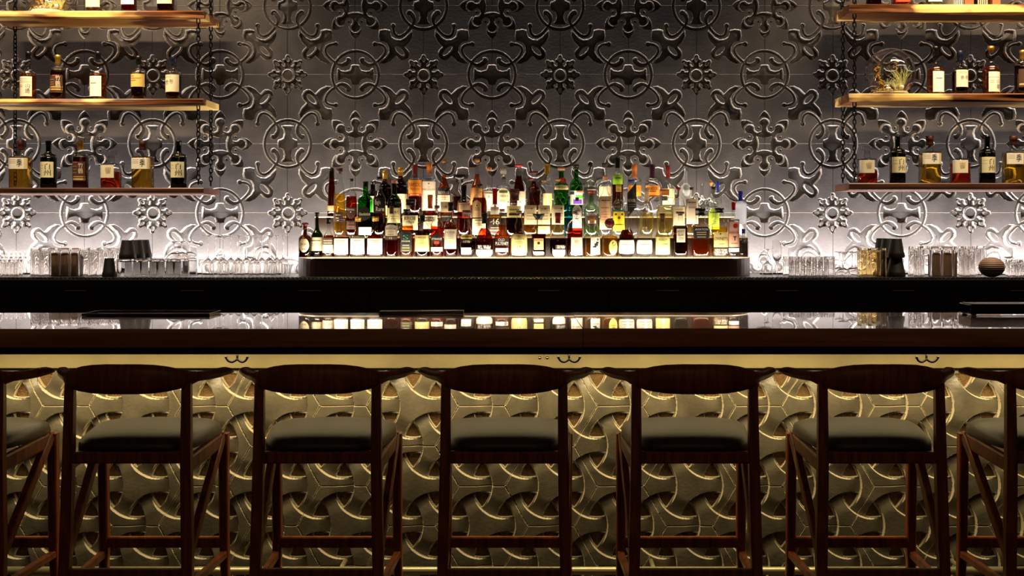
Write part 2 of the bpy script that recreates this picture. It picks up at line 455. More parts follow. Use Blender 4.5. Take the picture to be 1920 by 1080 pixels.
hh = -DEEP * sstep(.30 * a, rho, rs) * ramp(rho - rs) * (best[1] < rho + .01)
t2 = ramp(rho - best[2]); hh = hh * (1 - t2) - DEEP * .85 * t2
t3 = ramp(ri - best[2]); hh = hh * (1 - t3) - .046 * t3
hole = best[2] < rho
# joints between the hexagonal tiles
ex, ey = bx[1] - bx[0], by[1] - by[0]
el = np.hypot(ex, ey); dist = np.abs((p - bx[0]) * ey - (q - by[0]) * ex) / el
HUBC = int(((1 - 0) - 0) % 3)                       # (i=1, j=0) is a hub: no joints meet there
jm = (bi[0] != HUBC) & (bi[1] != HUBC) & (dist < .0020) & (el < 1.1 * a)
hh = np.where(jm & ~hole, hh - .0085, hh)
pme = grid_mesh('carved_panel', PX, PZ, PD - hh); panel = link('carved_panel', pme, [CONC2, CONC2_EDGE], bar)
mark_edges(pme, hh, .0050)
lb = MB(); lb.box(gx[0], gx[-1], PD + .033, PD + .07, .02, 1.02); lb.build('leather_backing', LEATHER, bar)

# ------------------------------------------------------------------ bar: slabs, apron, rail, hooks
YF, YK = 4.30, 5.10            # front and back edge of the top
XL, XR = XX(-450, YF), XX(2440, YF)
seamF, seamK = XX(1093, YF), XX(1072, YK)
rnd = random.Random(3)
def slab(x0f, x0k, x1f, x1k, zt, seed, wl=.006):
    """live-edge slab: straight saw-cut ends, softly wavy front face"""
    r = random.Random(seed); n = 60; mb = MB(); vs = []; fs = []
    ph = [r.random() * 6 for _ in range(6)]
    for i in range(n + 1):
        t = i / n
        xf = x0f + (x1f - x0f) * t; xk = x0k + (x1k - x0k) * t
        w1 = wl * (math.sin(xf * 2.1 + ph[0]) + .5 * math.sin(xf * 5.3 + ph[1])); w2 = wl * (math.sin(xf * 1.7 + ph[2]) + .6 * math.sin(xf * 4.1 + ph[3]))
        b = .004 * math.sin(xf * 2.9 + ph[4])
        vs += [(xk, YK, zt), (xf, YF + .012, zt), (xf, YF + .003 + w1 * .3, zt - .004), (xf, YF + w1 * .3 - .002, zt - .012), (xf, YF + w2 * .4, zt - .045 + b), (xf, YF + .012, zt - .066 + b * .3), (xk, YK, zt - .066)]
        if i:
            a, c = (i - 1) * 7, i * 7
            for k in range(7): fs.append((a + k, a + (k + 1) % 7, c + (k + 1) % 7, c + k))
    fs += [tuple(range(7)), tuple(range(n * 7 + 6, n * 7 - 1, -1))]
    mb.add(vs, fs); return mb
slab(XL, XL, seamF - .001, seamK - .001, ZB, 1).build('wooden_slab', BARWOOD, bar)
slab(seamF + .001, seamK + .001, XR, XR, ZB + .0015, 2).build('wooden_slab', BARWOOD, bar)
m = MB(); m.box(XL, XR, 4.37, 5.0, 1.022, ZB - .067); m.build('sub_frame', pbr('dark_board', '0a0604', rough=.6), bar)
m = MB()
for px in (130, 250, 370, 481, 685, 800, 912, 1028, 1152, 1460, 1577, 1697, 1812):
    x = XX(px, 4.36); m.box(x - .014, x + .014, 4.352, 4.369, 1.026, 1.034)
m.build('mounting_clip', IRON, bar)
m = MB(); m.box(XL, XX(1020, 4.64), 4.64, 4.66, ZZ(690, 4.64), 1.021); m.box(XX(1020.8, 4.64), XR, 4.64, 4.66, ZZ(690, 4.64), 1.021)
m.build('gilded_apron', GOLDM, bar)
m = MB(); m.box(XL, XR, 4.638, 4.664, ZZ(691, 4.64) - .008, ZZ(690, 4.64) - .0005); m.build('apron_trim', IRON, bar)
for px in (1012, 1026):
    m = MB(); m.sphere((XX(px, 4.637), 4.637, ZZ(671, 4.637)), .006, 10, 6, sy=.5); m.build('screw', STEEL, bar)
for px in (445, 1067, 1737):
    m = MB(); c = W(px, 660, 4.50); s = 4.5 / F; zt = 1.021
    m.tube([(c.x, 4.50, zt), (c.x, 4.50, ZZ(672, 4.5)), (c.x, 4.497, ZZ(675, 4.5))], .0045)
    for sg in (-1, 1):
        pts = [(c.x, 4.497, ZZ(673, 4.5)), (c.x + sg * 4 * s, 4.497, ZZ(676.5, 4.5)), (c.x + sg * 10 * s, 4.495, ZZ(678.5, 4.5)), (c.x + sg * 16 * s, 4.492, ZZ(676, 4.5)), (c.x + sg * 19.5 * s, 4.49, ZZ(671, 4.5))]
        m.tube([tuple(q) for q in smooth_pts(pts, 4)], .0042)
        m.sphere((c.x + sg * 20 * s, 4.49, ZZ(669.5, 4.5)), .0058, 8, 6)
    m.build('double_hook', IRON, bar)
m = MB(); zr = ZZ(1070, 4.66); m.tube([(XL, 4.66, zr), (XR, 4.66, zr)], .016, 20); m.build('foot_rail', BRASS, bar)
for px in (60, 640, 1225, 1800):
    m = MB(); x = XX(px, 4.7); m.tube([(x, 4.66, zr), (x, 4.80, zr)], .009, 10); m.build('rail_bracket', BRASS, bar)
m = MB(); m.box(XL, XR, PD + .072, 5.02, .02, 1.021); m.build('bar_body', pbr('dark_board', '0a0604'), bar)

# things lying on the far side of the bar top
def flat_tray(name, x0, x1, y0, y1, z, hgt, mat, parts=True):
    t = empty(name, ((x0 + x1) / 2, (y0 + y1) / 2, z)); hx, hy = (x1 - x0) / 2, (y1 - y0) / 2
    m = MB(); m.box(-hx, hx, -hy, hy, 0, .003); m.build('tray_base', mat, t)
    m = MB(); m.box(-hx, hx, -hy, -hy + .004, .003, hgt); m.box(-hx, hx, hy - .004, hy, .003, hgt); m.box(-hx, -hx + .004, -hy + .004, hy - .004, .003, hgt); m.box(hx - .004, hx, -hy + .004, hy - .004, .003, hgt)
    m.build('rim', pbr('tray_rim', '4a3a34', rough=.25), t); return t
tag(flat_tray('serving_tray', XX(170, 5.0), XX(405, 5.0), 4.90, 5.08, ZB + .001, .011, pbr('tray_black', '15100e', rough=.2)), 'flat dark serving tray lying on the left of the bar top', 'tray')
t = empty('menu_folder', (XX(790, 5.02), 5.04, ZB + .001))
m = MB(); m.box(-.175, .175, -.035, .035, 0, .004); m.build('lower_cover', pbr('folder_grey', '3d3a3c', rough=.35), t)
m = MB(); m.box(-.175, .175, -.034, .034, .004, .008); m.build('pages', pbr('folder_pages', '6b665f', rough=.6), t)
m = MB(); m.box(-.176, .176, -.036, .036, .008, .011); m.build('upper_cover', pbr('folder_grey', '3d3a3c'), t); t.rotation_euler = (0, -.008, 0); t.location.z += .0015
tag(t, 'thin grey menu folder lying on the middle of the bar top', 'menu')
t = empty('point_of_sale_box', (XX(1890, 4.95), 4.98, ZB + .0025))
m = MB(); m.box(-.17, .17, -.07, .07, .006, .044); m.build('casing', pbr('gloss_black', '060505', rough=.12), t, bevel=.003)
m = MB(); m.box(-.16, .16, -.06, .06, .044, .047); m.build('top_panel', pbr('slate_edge', '2c2a2a', rough=.3), t)
m = MB()
for sx in (-1, 1):
    for sy in (-1, 1): m.box(sx * .15 - .008, sx * .15 + .008, sy * .055 - .008, sy * .055 + .008, 0, .006)
m.build('rubber_foot', BLACK, t)
tag(t, 'low glossy black box lying at the right end of the bar top', 'box')

# ------------------------------------------------------------------ back counter
YC = 6.86
m = MB(); m.box(-3.95, 3.95, YC, WALL - .03, ZC - .050, ZC)
ct = m.build('back_countertop', COUNTER, bevel=.004); tag(ct, 'long black stone worktop running under the bottles and glassware', 'countertop')
xcs = [-82, 140, 359, 580, 807, 1029, 1253, 1477, 1695, 1916, 2136]
seams = [-192] + [(a_ + b_) / 2 for a_, b_ in zip(xcs, xcs[1:])] + [2246]
pos = ['cut off by the left edge', 'under the tall tumblers at left', 'under the rocks glasses at left', 'under the inverted wine glasses at left', 'under the left end of the bottle display', 'left of the middle of the bottle display', 'right of the middle of the bottle display', 'under the right half of the bottle display', 'under the single upright wine glass', 'under the black shaker tins at right', 'under the ribbed ball at right']
lab0 = 'dark wooden drawer cabinet in the back bar, '
for k, xc in enumerate(xcs):
    if k == 10: continue
    x0, x1 = XX(seams[k], YC + .03), XX(seams[k + 1], YC + .03)
    t = tag(empty('drawer_cabinet', ((x0 + x1) / 2, YC + .30, 0)), lab0 + pos[k], 'cabinet', 'drawer cabinets of the back bar'); h = (x1 - x0) / 2 - .0015
    m = MB(); m.box(-h, h, -.25, .3, .08, ZC - .051); m.build('carcass', CABWOOD, t)
    z1 = ZZ(544, YC + .03); z = z1
    for q in range(3):
        zb = z - .30
        m = MB(); m.box(-h + .001, h - .001, -.27, -.252, zb + .004, z); d = m.build('drawer', CABWOOD, t)
        m = MB(); hw = .062; xo = XX(xc, YC) - t.location.x; m.box(xo - hw, xo + hw, -.292, -.271, z - .004, z + .001); m.build('edge_pull', pbr('satin_pull', 'c8bcb0', rough=.5), d)
        z = zb
    m = MB(); m.box(-h, h, -.2, .3, 0, .08); m.build('toe_kick', BLACK, t)
m = MB(); m.box(-3.9, 3.9, YC + .012, YC + .125, ZC, ZC + .003)
for k in range(340):
    x = -3.88 + k * 7.76 / 339; m.box(x - .004, x + .004, YC + .014, YC + .123, ZC + .003, ZC + .009)
o = m.build('bar_mat', pbr('rubber_black', '0a0a0a', rough=.45)); tag(o, 'long ribbed black rubber drip mat along the front of the back counter', 'mat')

# the stepped bottle display with rounded ends
rz = ZZ(483, 7.22)
def stadium(x0, x1, y0, y1, n=10, rx=.22):
    """flat board with its two front corners widely rounded"""
    pts = [(x0, y1)]
    for k in range(n + 1):
        a_ = PI + (PI / 2) * k / n; pts.append((x0 + rx + rx * math.cos(a_), y0 + (y1 - y0) + (y1 - y0) * math.sin(a_)))
    for k in range(n + 1):
        a_ = -PI / 2 + (PI / 2) * k / n; pts.append((x1 - rx + rx * math.cos(a_), y0 + (y1 - y0) + (y1 - y0) * math.sin(a_)))
    pts.append((x1, y1)); out = []
    for q in pts:
        if not out or (abs(q[0] - out[-1][0]) + abs(q[1] - out[-1][1])) > 1e-4: out.append(q)
    return out
def prism(mb, pts, z0, z1):
    n = len(pts); mb.add([(x, y, z0) for x, y in pts] + [(x, y, z1) for x, y in pts], [tuple(range(n - 1, -1, -1)), tuple(range(n, 2 * n))] + [(i, (i + 1) % n, n + (i + 1) % n, n + i) for i in range(n)])
disp = tag(empty('bottle_display', (0, 0, 0)), 'stepped dark wooden bottle display with lit edge and rounded ends on the back counter', 'display stand')
XA, XB2 = XX(540, 7.25), XX(1424, 7.25)
m = MB(); prism(m, stadium(XA, XB2, 7.21, 7.66, rx=.20), ZC + .001, rz - .006); m.build('base', wood('display_wood', '1a0a06', '34160c', rough=.4), disp)
m = MB(); prism(m, stadium(XA + .004, XB2 - .004, 7.206, 7.66, rx=.20), rz - .005, rz); m.build('lit_edge', pbr('opal_edge', 'ffe9cc', rough=.4, emit=('ffdcb0', .9)), disp)
T2, T3 = ZZ(444, 7.37), ZZ(406, 7.49)
frost = pbr('opal_step', 'e9dcc4', rough=.35, emit=('ffd9a8', .22))
for nm, x0, x1, y0, z0, z1 in (('step', XA + .12, XB2 - .05, 7.368, rz + .001, T2), ('step', XA + .12, XB2 - .09, 7.480, T2 + .001, T3)):
    m = MB(); m.box(x0, x1, y0, 7.665, z0, z1 - .008); o = m.build(nm, pbr('step_wood', '241009', rough=.4), disp)
    m = MB(); m.box(x0, x1, y0 - .003, 7.665, z1 - .0075, z1); m.build('lit_edge', frost, o)

# wall-washer channels
for nm, x0, x1, y, zb in (('left', -4.0, -1.62, 7.60, ZC + .001), ('right', 1.40, 3.9, 7.60, ZC + .001)):
    m = MB(); m.box(x0, x1, y - .022, y - .012, zb, zb + .008); m.box(x0, x1, y - .012, y + .012, zb, zb + .004)
    tag(m.build('light_channel', BLACK), 'slim black light channel on the counter behind the %s glassware' % nm, 'light fitting', 'light channels on the back counter')

# ------------------------------------------------------------------ hanging shelves and chains
LZ = [(2.797, 2.752), (2.262, 2.223), (1.720, 1.682)]
RZ = [(2.836, 2.785), (2.294, 2.243), (1.749, 1.704)]
names = ['top', 'middle', 'bottom']
def plank(x0, x1, zt, zb, seed, mat, label, plain=False):
    r = random.Random(seed); n = 70; mb = MB(); vs = []; fs = []; ph = [r.random() * 6 for _ in range(8)]
    for i in range(n + 1):
        x = x0 + (x1 - x0) * i / n
        w1 = .012 * math.sin(x * 2.3 + ph[0]) + .006 * math.sin(x * 5.9 + ph[1]); w2 = .010 * math.sin(x * 1.9 + ph[2]) + .005 * math.sin(x * 7.1 + ph[3])
        dz = .005 * math.sin(x * 2.7 + ph[4]) + .003 * math.sin(x * 6.3 + ph[5])
        if plain: w1 *= .2; w2 *= .2; dz *= .1
        y0 = 7.30
        vs += [(x, 7.65, zt), (x, y0 + .004 + w1 * .2, zt), (x, y0 + w1 * .5, zt - .006), (x, y0 + w2 * .6, (zt + zb) / 2), (x, y0 + .001 + w2 * .5, zb + .006 + dz), (x, y0 + .008 + w2 * .3, zb), (x, 7.65, zb)]
        if i:
            a_, c = (i - 1) * 7, i * 7
            for k in range(7): fs.append((a_ + k, a_ + (k + 1) % 7, c + (k + 1) % 7, c + k))
    fs += [tuple(range(7)), tuple(range(n * 7 + 6, n * 7 - 1, -1))]
    mb.add(vs, fs); o = mb.build('hanging_shelf', mat); tag(o, label, 'shelf', 'shelves hung on chains'); return o
for k in range(3):
    pl = k == 2
    plank(-3.36, -2.038, LZ[k][0], LZ[k][1], 11 + k, SHELFPLAIN if pl else SHELFWOOD, '%s of the three wooden shelves hung on chains at left' % names[k], pl)
    plank(1.888, 3.30, RZ[k][0], RZ[k][1], 23 + k, SHELFPLAIN if pl else SHELFWOOD, '%s of the three wooden shelves hung on chains at right' % names[k], pl)
def link_mesh(pitch=.0265, wire=.0038):
    mb = MB(); L = pitch / 2 + wire; wv = .0098; h = L - wv
    for k, rot in ((0, 0), (1, 1)):
        pts = []
        for q in range(12):
            a_ = 2 * PI * q / 12; s_ = math.sin(a_); x = wv * math.cos(a_); z = wv * s_ + (h if s_ > 0 else -h) + 0
            pts.append((x if not rot else x * .25, 0 if not rot else x * .95, z - k * pitch))
        mb.tube(pts, wire, 5, closed=True)
    return mb
LK = link_mesh()
def chain(x, y, z0, z1, label):
    mb = MB(); z = z1 - .012; r = random.Random(int(x * 100 + z0 * 1000))
    while z > z0 + .012:
        tw = r.uniform(-.35, .35); c, s_ = math.cos(tw), math.sin(tw)
        mb.add([(v[0] * c - v[1] * s_, v[0] * s_ + v[1] * c, v[2] + z) for v in LK.v], LK.f, True); z -= .053
    mb2 = mb.build('hanging_chain', IRON, loc=(x, y, 0)); tag(mb2, label, 'chain', 'chains of the hanging shelves')
for side, ZS, ends in (('left', LZ, [(-2.080, 'right-hand'), (-3.322, 'left-hand')]), ('right', RZ, [(1.930, 'left-hand'), (3.2, 'right-hand')])):
    for x, e in ends:
        for y, d in ((7.335, 'front'), (7.615, 'rear')):
            if (side, e) == ('right', 'right-hand') or ((side, e, d) == ('left', 'left-hand', 'front')): continue
            zs = [3.25] + [v for q in ZS for v in q]
            for k in range(3):
                top = zs[2 * k]; bot = zs[2 * k + 1]
                where = ['above the top %s shelf', 'between top and middle %s shelves', 'between middle and bottom %s shelves'][k] % side
                chain(x, y, bot + .002, top - .002, '%s black chain at the %s end %s' % (d, e, where))

# ------------------------------------------------------------------ bar stools
def make_stool():
    t = empty('bar_stool')
    Y0 = 3.9
    # crest rail with the two horn-shaped arms, a loft of rounded sections
    half = [(0, 1.046, .949, 3.850, .016), (.05, 1.046, .949, 3.852, .016), (.10, 1.0435, .951, 3.858, .016), (.14, 1.037, .955, 3.870, .016), (.17, 1.028, .960, 3.888, .016), (.195, 1.018, .968, 3.910, .017),
            (.215, 1.012, .979, 3.945, .018), (.240, 1.009, .979, 3.99, .019), (.262, 1.012, .981, 4.03, .020), (.280, 1.012, .986, 4.065, .019), (.293, 1.006, .990, 4.085, .014), (.299, 1.000, .994, 4.094, .005)]
    half = [(x * .985, a_, b_, y, w_) for x, a_, b_, y, w_ in half]
    secs = [(-x, a_, b_, y, w_) for x, a_, b_, y, w_ in half[:0:-1]] + half
    mb = MB(); vs = []; fs = []; n = 12
    for i, (x, zt, zb, y, w_) in enumerate(secs):
        p0 = secs[max(0, i - 1)]; p1 = secs[min(len(secs) - 1, i + 1)]
        tx, ty = p1[0] - p0[0], p1[3] - p0[3]; L = math.hypot(tx, ty); nx, ny = -ty / L, tx / L
        for k in range(n):
            a_ = 2 * PI * k / n; c, s_ = math.cos(a_), math.sin(a_); sc = (abs(c) ** 3 + abs(s_) ** 3) ** (-1 / 3)
            vs.append((x + nx * w_ * c * sc, y - Y0 + ny * w_ * c * sc, (zt + zb) / 2 + (zt - zb) / 2 * s_ * sc))
    for i in range(len(secs) - 1):
        for k in range(n): fs.append((i * n + k, i * n + (k + 1) % n, (i + 1) * n + (k + 1) % n, (i + 1) * n + k))
    fs += [tuple(range(n - 1, -1, -1)), tuple((len(secs) - 1) * n + k for k in range(n))]
    mb.add(vs, fs, True); mb.build('crest_rail', WALNUT, t)
    for sg in (-1, 1):
        m = MB(); m.beam((sg * .190, .012, .985), (sg * .191, .002, .735), .030, .030, .034, .040); m.beam((sg * .191, .002, .735), (sg * .197, -.005, .45), .034, .040, .036, .040); m.beam((sg * .197, -.005, .45), (sg * .208, -.035, 0), .036, .040, .026, .028)
        m.build('leg', WALNUT, t)
        m = MB(); m.beam((sg * .215, .375, .752), (sg * .214, .385, .40), .034, .038, .032, .034); m.beam((sg * .214, .385, .40), (sg * .220, .400, 0), .032, .034, .025, .026); m.build('leg', WALNUT, t)
        m = MB(); m.beam((sg * .213, .352, .745), (sg * .199, .014, .43), .026, .040, .026, .036); m.build('side_brace', WALNUT, t)
        m = MB(); m.beam((sg * .197, .01, .715), (sg * .212, .37, .735), .022, .050, .022, .050); m.build('seat_rail', WALNUT, t)
        m = MB(); m.beam((sg * .202, -.012, .318), (sg * .216, .385, .320), .022, .026); m.build('side_stretcher', WALNUT, t)
    m = MB(); m.beam((-.185, 0, .738), (.185, 0, .738), .038, .024); m.build('seat_rail', WALNUT, t)
    m = MB(); m.beam((-.205, .372, .735), (.205, .372, .735), .042, .022); m.build('seat_rail', WALNUT, t)
    m = MB(); m.beam((-.205, .386, .361), (.205, .386, .361), .038, .024); m.build('foot_stretcher', WALNUT, t)
    m = MB(); m.beam((-.19, -.012, .362), (.19, -.012, .362), .036, .022); m.build('rear_stretcher', WALNUT, t)
    # padded seat: crowned cushion, wider at the front
    mb = MB(); nu = 28; rings = [(1.0, .757), (1.0, .768), (.995, .782), (.97, .793), (.91, .801), (.80, .8065), (.6, .810), (.3, .812)]
    vs = []; fs = []
    for s_, z in rings:
        for k in range(nu):
            a_ = 2 * PI * k / nu; c, q = math.cos(a_), math.sin(a_); sc = (abs(c) ** 5 + abs(q) ** 5) ** (-1 / 5)
            v = q * sc * s_; u = c * sc * s_; y = .200 + v * .205; hw = .181 + .052 * (v + 1) / 2
            zz = z - .006 * (1 - (1 - abs(u)) ** .5) + (.006 if z > .79 else 0) * v
            vs.append((u * hw, y, zz))
    for i in range(len(rings) - 1):
        for k in range(nu): fs.append((i * nu + k, i * nu + (k + 1) % nu, (i + 1) * nu + (k + 1) % nu, (i + 1) * nu + k))
    fs += [tuple(range(nu - 1, -1, -1)), tuple((len(rings) - 1) * nu + k for k in range(nu))]
    mb.add(vs, fs, True); mb.build('seat', SEATL, t)
    return t
st0 = make_stool()
slabels = ['leftmost, cut off by the left edge of the photo', 'second from left, under the flat tray', 'left of the middle, under the left part of the bottle display', 'middle, centred in front of the bottle display', 'right of the middle, under the right part of the bottle display', 'second from right, under the shaker tins at right', 'rightmost, cut off by the right edge of the photo']
for k, px in enumerate((-112, 239, 595.5, 945.5, 1303, 1653, 2006)):
    o = st0 if k == 0 else copy_tree(st0)
    o.location = (XX(px, 3.9), 3.9, 0.0005 + (.004 if k >= 4 else 0) * 0)
    tag(o, 'dark walnut bar stool, ' + slabels[k], 'bar stool', 'bar stools along the bar')

# ------------------------------------------------------------------ bottles
GL = {'c': GLASSC, 'g': glassy('green_glass', (.07, .42, .07), .2, 1.0), 'dg': glassy('dark_green_glass', (.03, .13, .03), .2, 1.0),
      'b': glassy('brown_glass', (.30, .12, .035), .25, 1.0), 'k': glassy('black_glass', (.03, .022, .018), .4, 1.0),
      'bl': glassy('pale_blue_glass', (.18, .66, .80), .3, 1.0), 'fr': glassy('frosted_glass', (.82, .84, .88), .6, .7, .45, .25),
      'pg': glassy('pale_green_glass', (.66, .82, .58), .3, 1.0)}
LQ = {'amber': glassy('amber_spirit', (.86, .36, .06), .45, .3, .12), 'red': glassy('red_brown_spirit', (.55, .10, .02), .45, .3, .12),
      'dark': glassy('dark_brown_spirit', (.30, .085, .02), .4, .3, .06), 'gold': glassy('golden_spirit', (.92, .66, .16), .5, .3, .12),
      'pale': glassy('pale_straw_spirit', (.94, .86, .55), .6, .3, .12), 'orange': glassy('orange_red_spirit', (.85, .16, .03), .5, .3, .15),
      'wine': glassy('deep_red_liqueur', (.32, .03, .015), .4, .3, .06)}
SHAPES = {
 'std':   [(0, 0), (.90, 0), (1, .02), (1, .58), (.97, .63), (.85, .69), (.58, .745), (.38, .79), (.33, .84), (.32, .95), (.37, .96), (.37, 1)],
 'squat': [(0, 0), (.92, 0), (1, .02), (1, .50), (.97, .54), (.82, .60), (.55, .68), (.38, .74), (.31, .80), (.30, .95), (.36, .96), (.36, 1)],
 'high':  [(0, 0), (.92, 0), (1, .02), (1, .66), (.98, .70), (.88, .745), (.60, .775), (.38, .80), (.33, .84), (.33, 1)],
 'box':   [(0, 0), (.95, 0), (1, .015), (1, .70), (.97, .73), (.80, .755), (.45, .775), (.33, .80), (.33, 1)],
 'orb':   [(0, 0), (.60, 0), (.78, .02), (.93, .10), (1, .22), (1, .36), (.93, .47), (.78, .56), (.56, .63), (.38, .69), (.31, .76), (.30, 1)],
 'cone':  [(0, 0), (.93, 0), (1, .02), (1, .22), (.90, .42), (.70, .62), (.50, .78), (.38, .90), (.36, 1)],
 'pear':  [(0, 0), (.90, 0), (1, .03), (1, .48), (.97, .58), (.86, .70), (.66, .80), (.48, .88), (.42, 1)],
 'bulb':  [(0, 0), (.85, 0), (1, .03), (1, .44), (.93, .50), (.62, .55), (.46, .58), (.46, .62), (.56, .67), (.57, .73), (.42, .80), (.34, .86), (.33, 1)],
 'jar':   [(0, 0), (.92, 0), (1, .03), (1, .66), (.93, .72), (.62, .77), (.52, .80), (.52, 1)],
 'long':  [(0, 0), (.90, 0), (1, .02), (1, .46), (.95, .52), (.74, .58), (.45, .64), (.33, .70), (.27, .80), (.26, .96), (.32, .97), (.32, 1)],
 'taper': [(0, 0), (1, 0), (1, .02), (.80, .5), (.62, .75), (.55, .9), (.52, 1)],
 'stone': [(0, 0), (.95, 0), (1, .02), (1, .56), (.97, .66), (.88, .74), (.66, .81), (.40, .85), (.30, .88), (.30, 1)],
 'deco':  [(0, 0), (.95, 0), (1, .02), (1, .55), (.96, .60), (.80, .66), (.52, .70), (.34, .73), (.30, .76), (.30, 1)],
}
CAPM = {'k': ('0c0a0a', .3, 0), 'cork': ('b07a48', .8, 0), 'gold': ('c79a42', .3, .8), 'red': ('b01018', .35, 0), 'brown': ('4a1d10', .5, 0), 'wood': ('7a3e1e', .55, 0), 'blue': ('1c2f8c', .35, 0),
        'silver': ('b8b4ae', .25, .9), 'pink': ('c98a70', .6, 0), 'yellow': ('d8b84a', .4, 0), 'purple': ('3a1430', .35, 0), 'navy': ('12162e', .35, 0), 'clear': None, 'orange': ('c06a2a', .6, 0), 'cream': ('d9bf9a', .6, 0), 'lime': ('a9c840', .5, 0), 'maroon': ('6a1515', .4, 0)}
def capmat(c):
    if c == 'clear': return GLASSC
    h, r, mt = CAPM[c]; return pbr('cap_' + c, h, rough=r, metal=mt)
PAPER = {}
def paper(h): return pbr('label_' + h, h, rough=.55)
def ink(h): return pbr('ink_' + h, h, rough=.6)
TXT = {}
def text_mesh(s):
    """outline of a word as flat triangles, unit box"""
    if s not in TXT:
        c = bpy.data.curves.new('t', 'FONT'); c.body = s; c.resolution_u = 2
        o = bpy.data.objects.new('t', c); me = bpy.data.meshes.new_from_object(o)
        vs = np.array([v.co[:2] for v in me.vertices]) if len(me.vertices) else np.zeros((0, 2)); fs = [tuple(p.vertices) for p in me.polygons]
        if len(vs):
            mn, mx = vs.min(0), vs.max(0); vs = (vs - mn) / np.maximum(mx - mn, 1e-6)
        bpy.data.objects.remove(o); bpy.data.curves.remove(c); bpy.data.meshes.remove(me); TXT[s] = (vs, fs)
    return TXT[s]

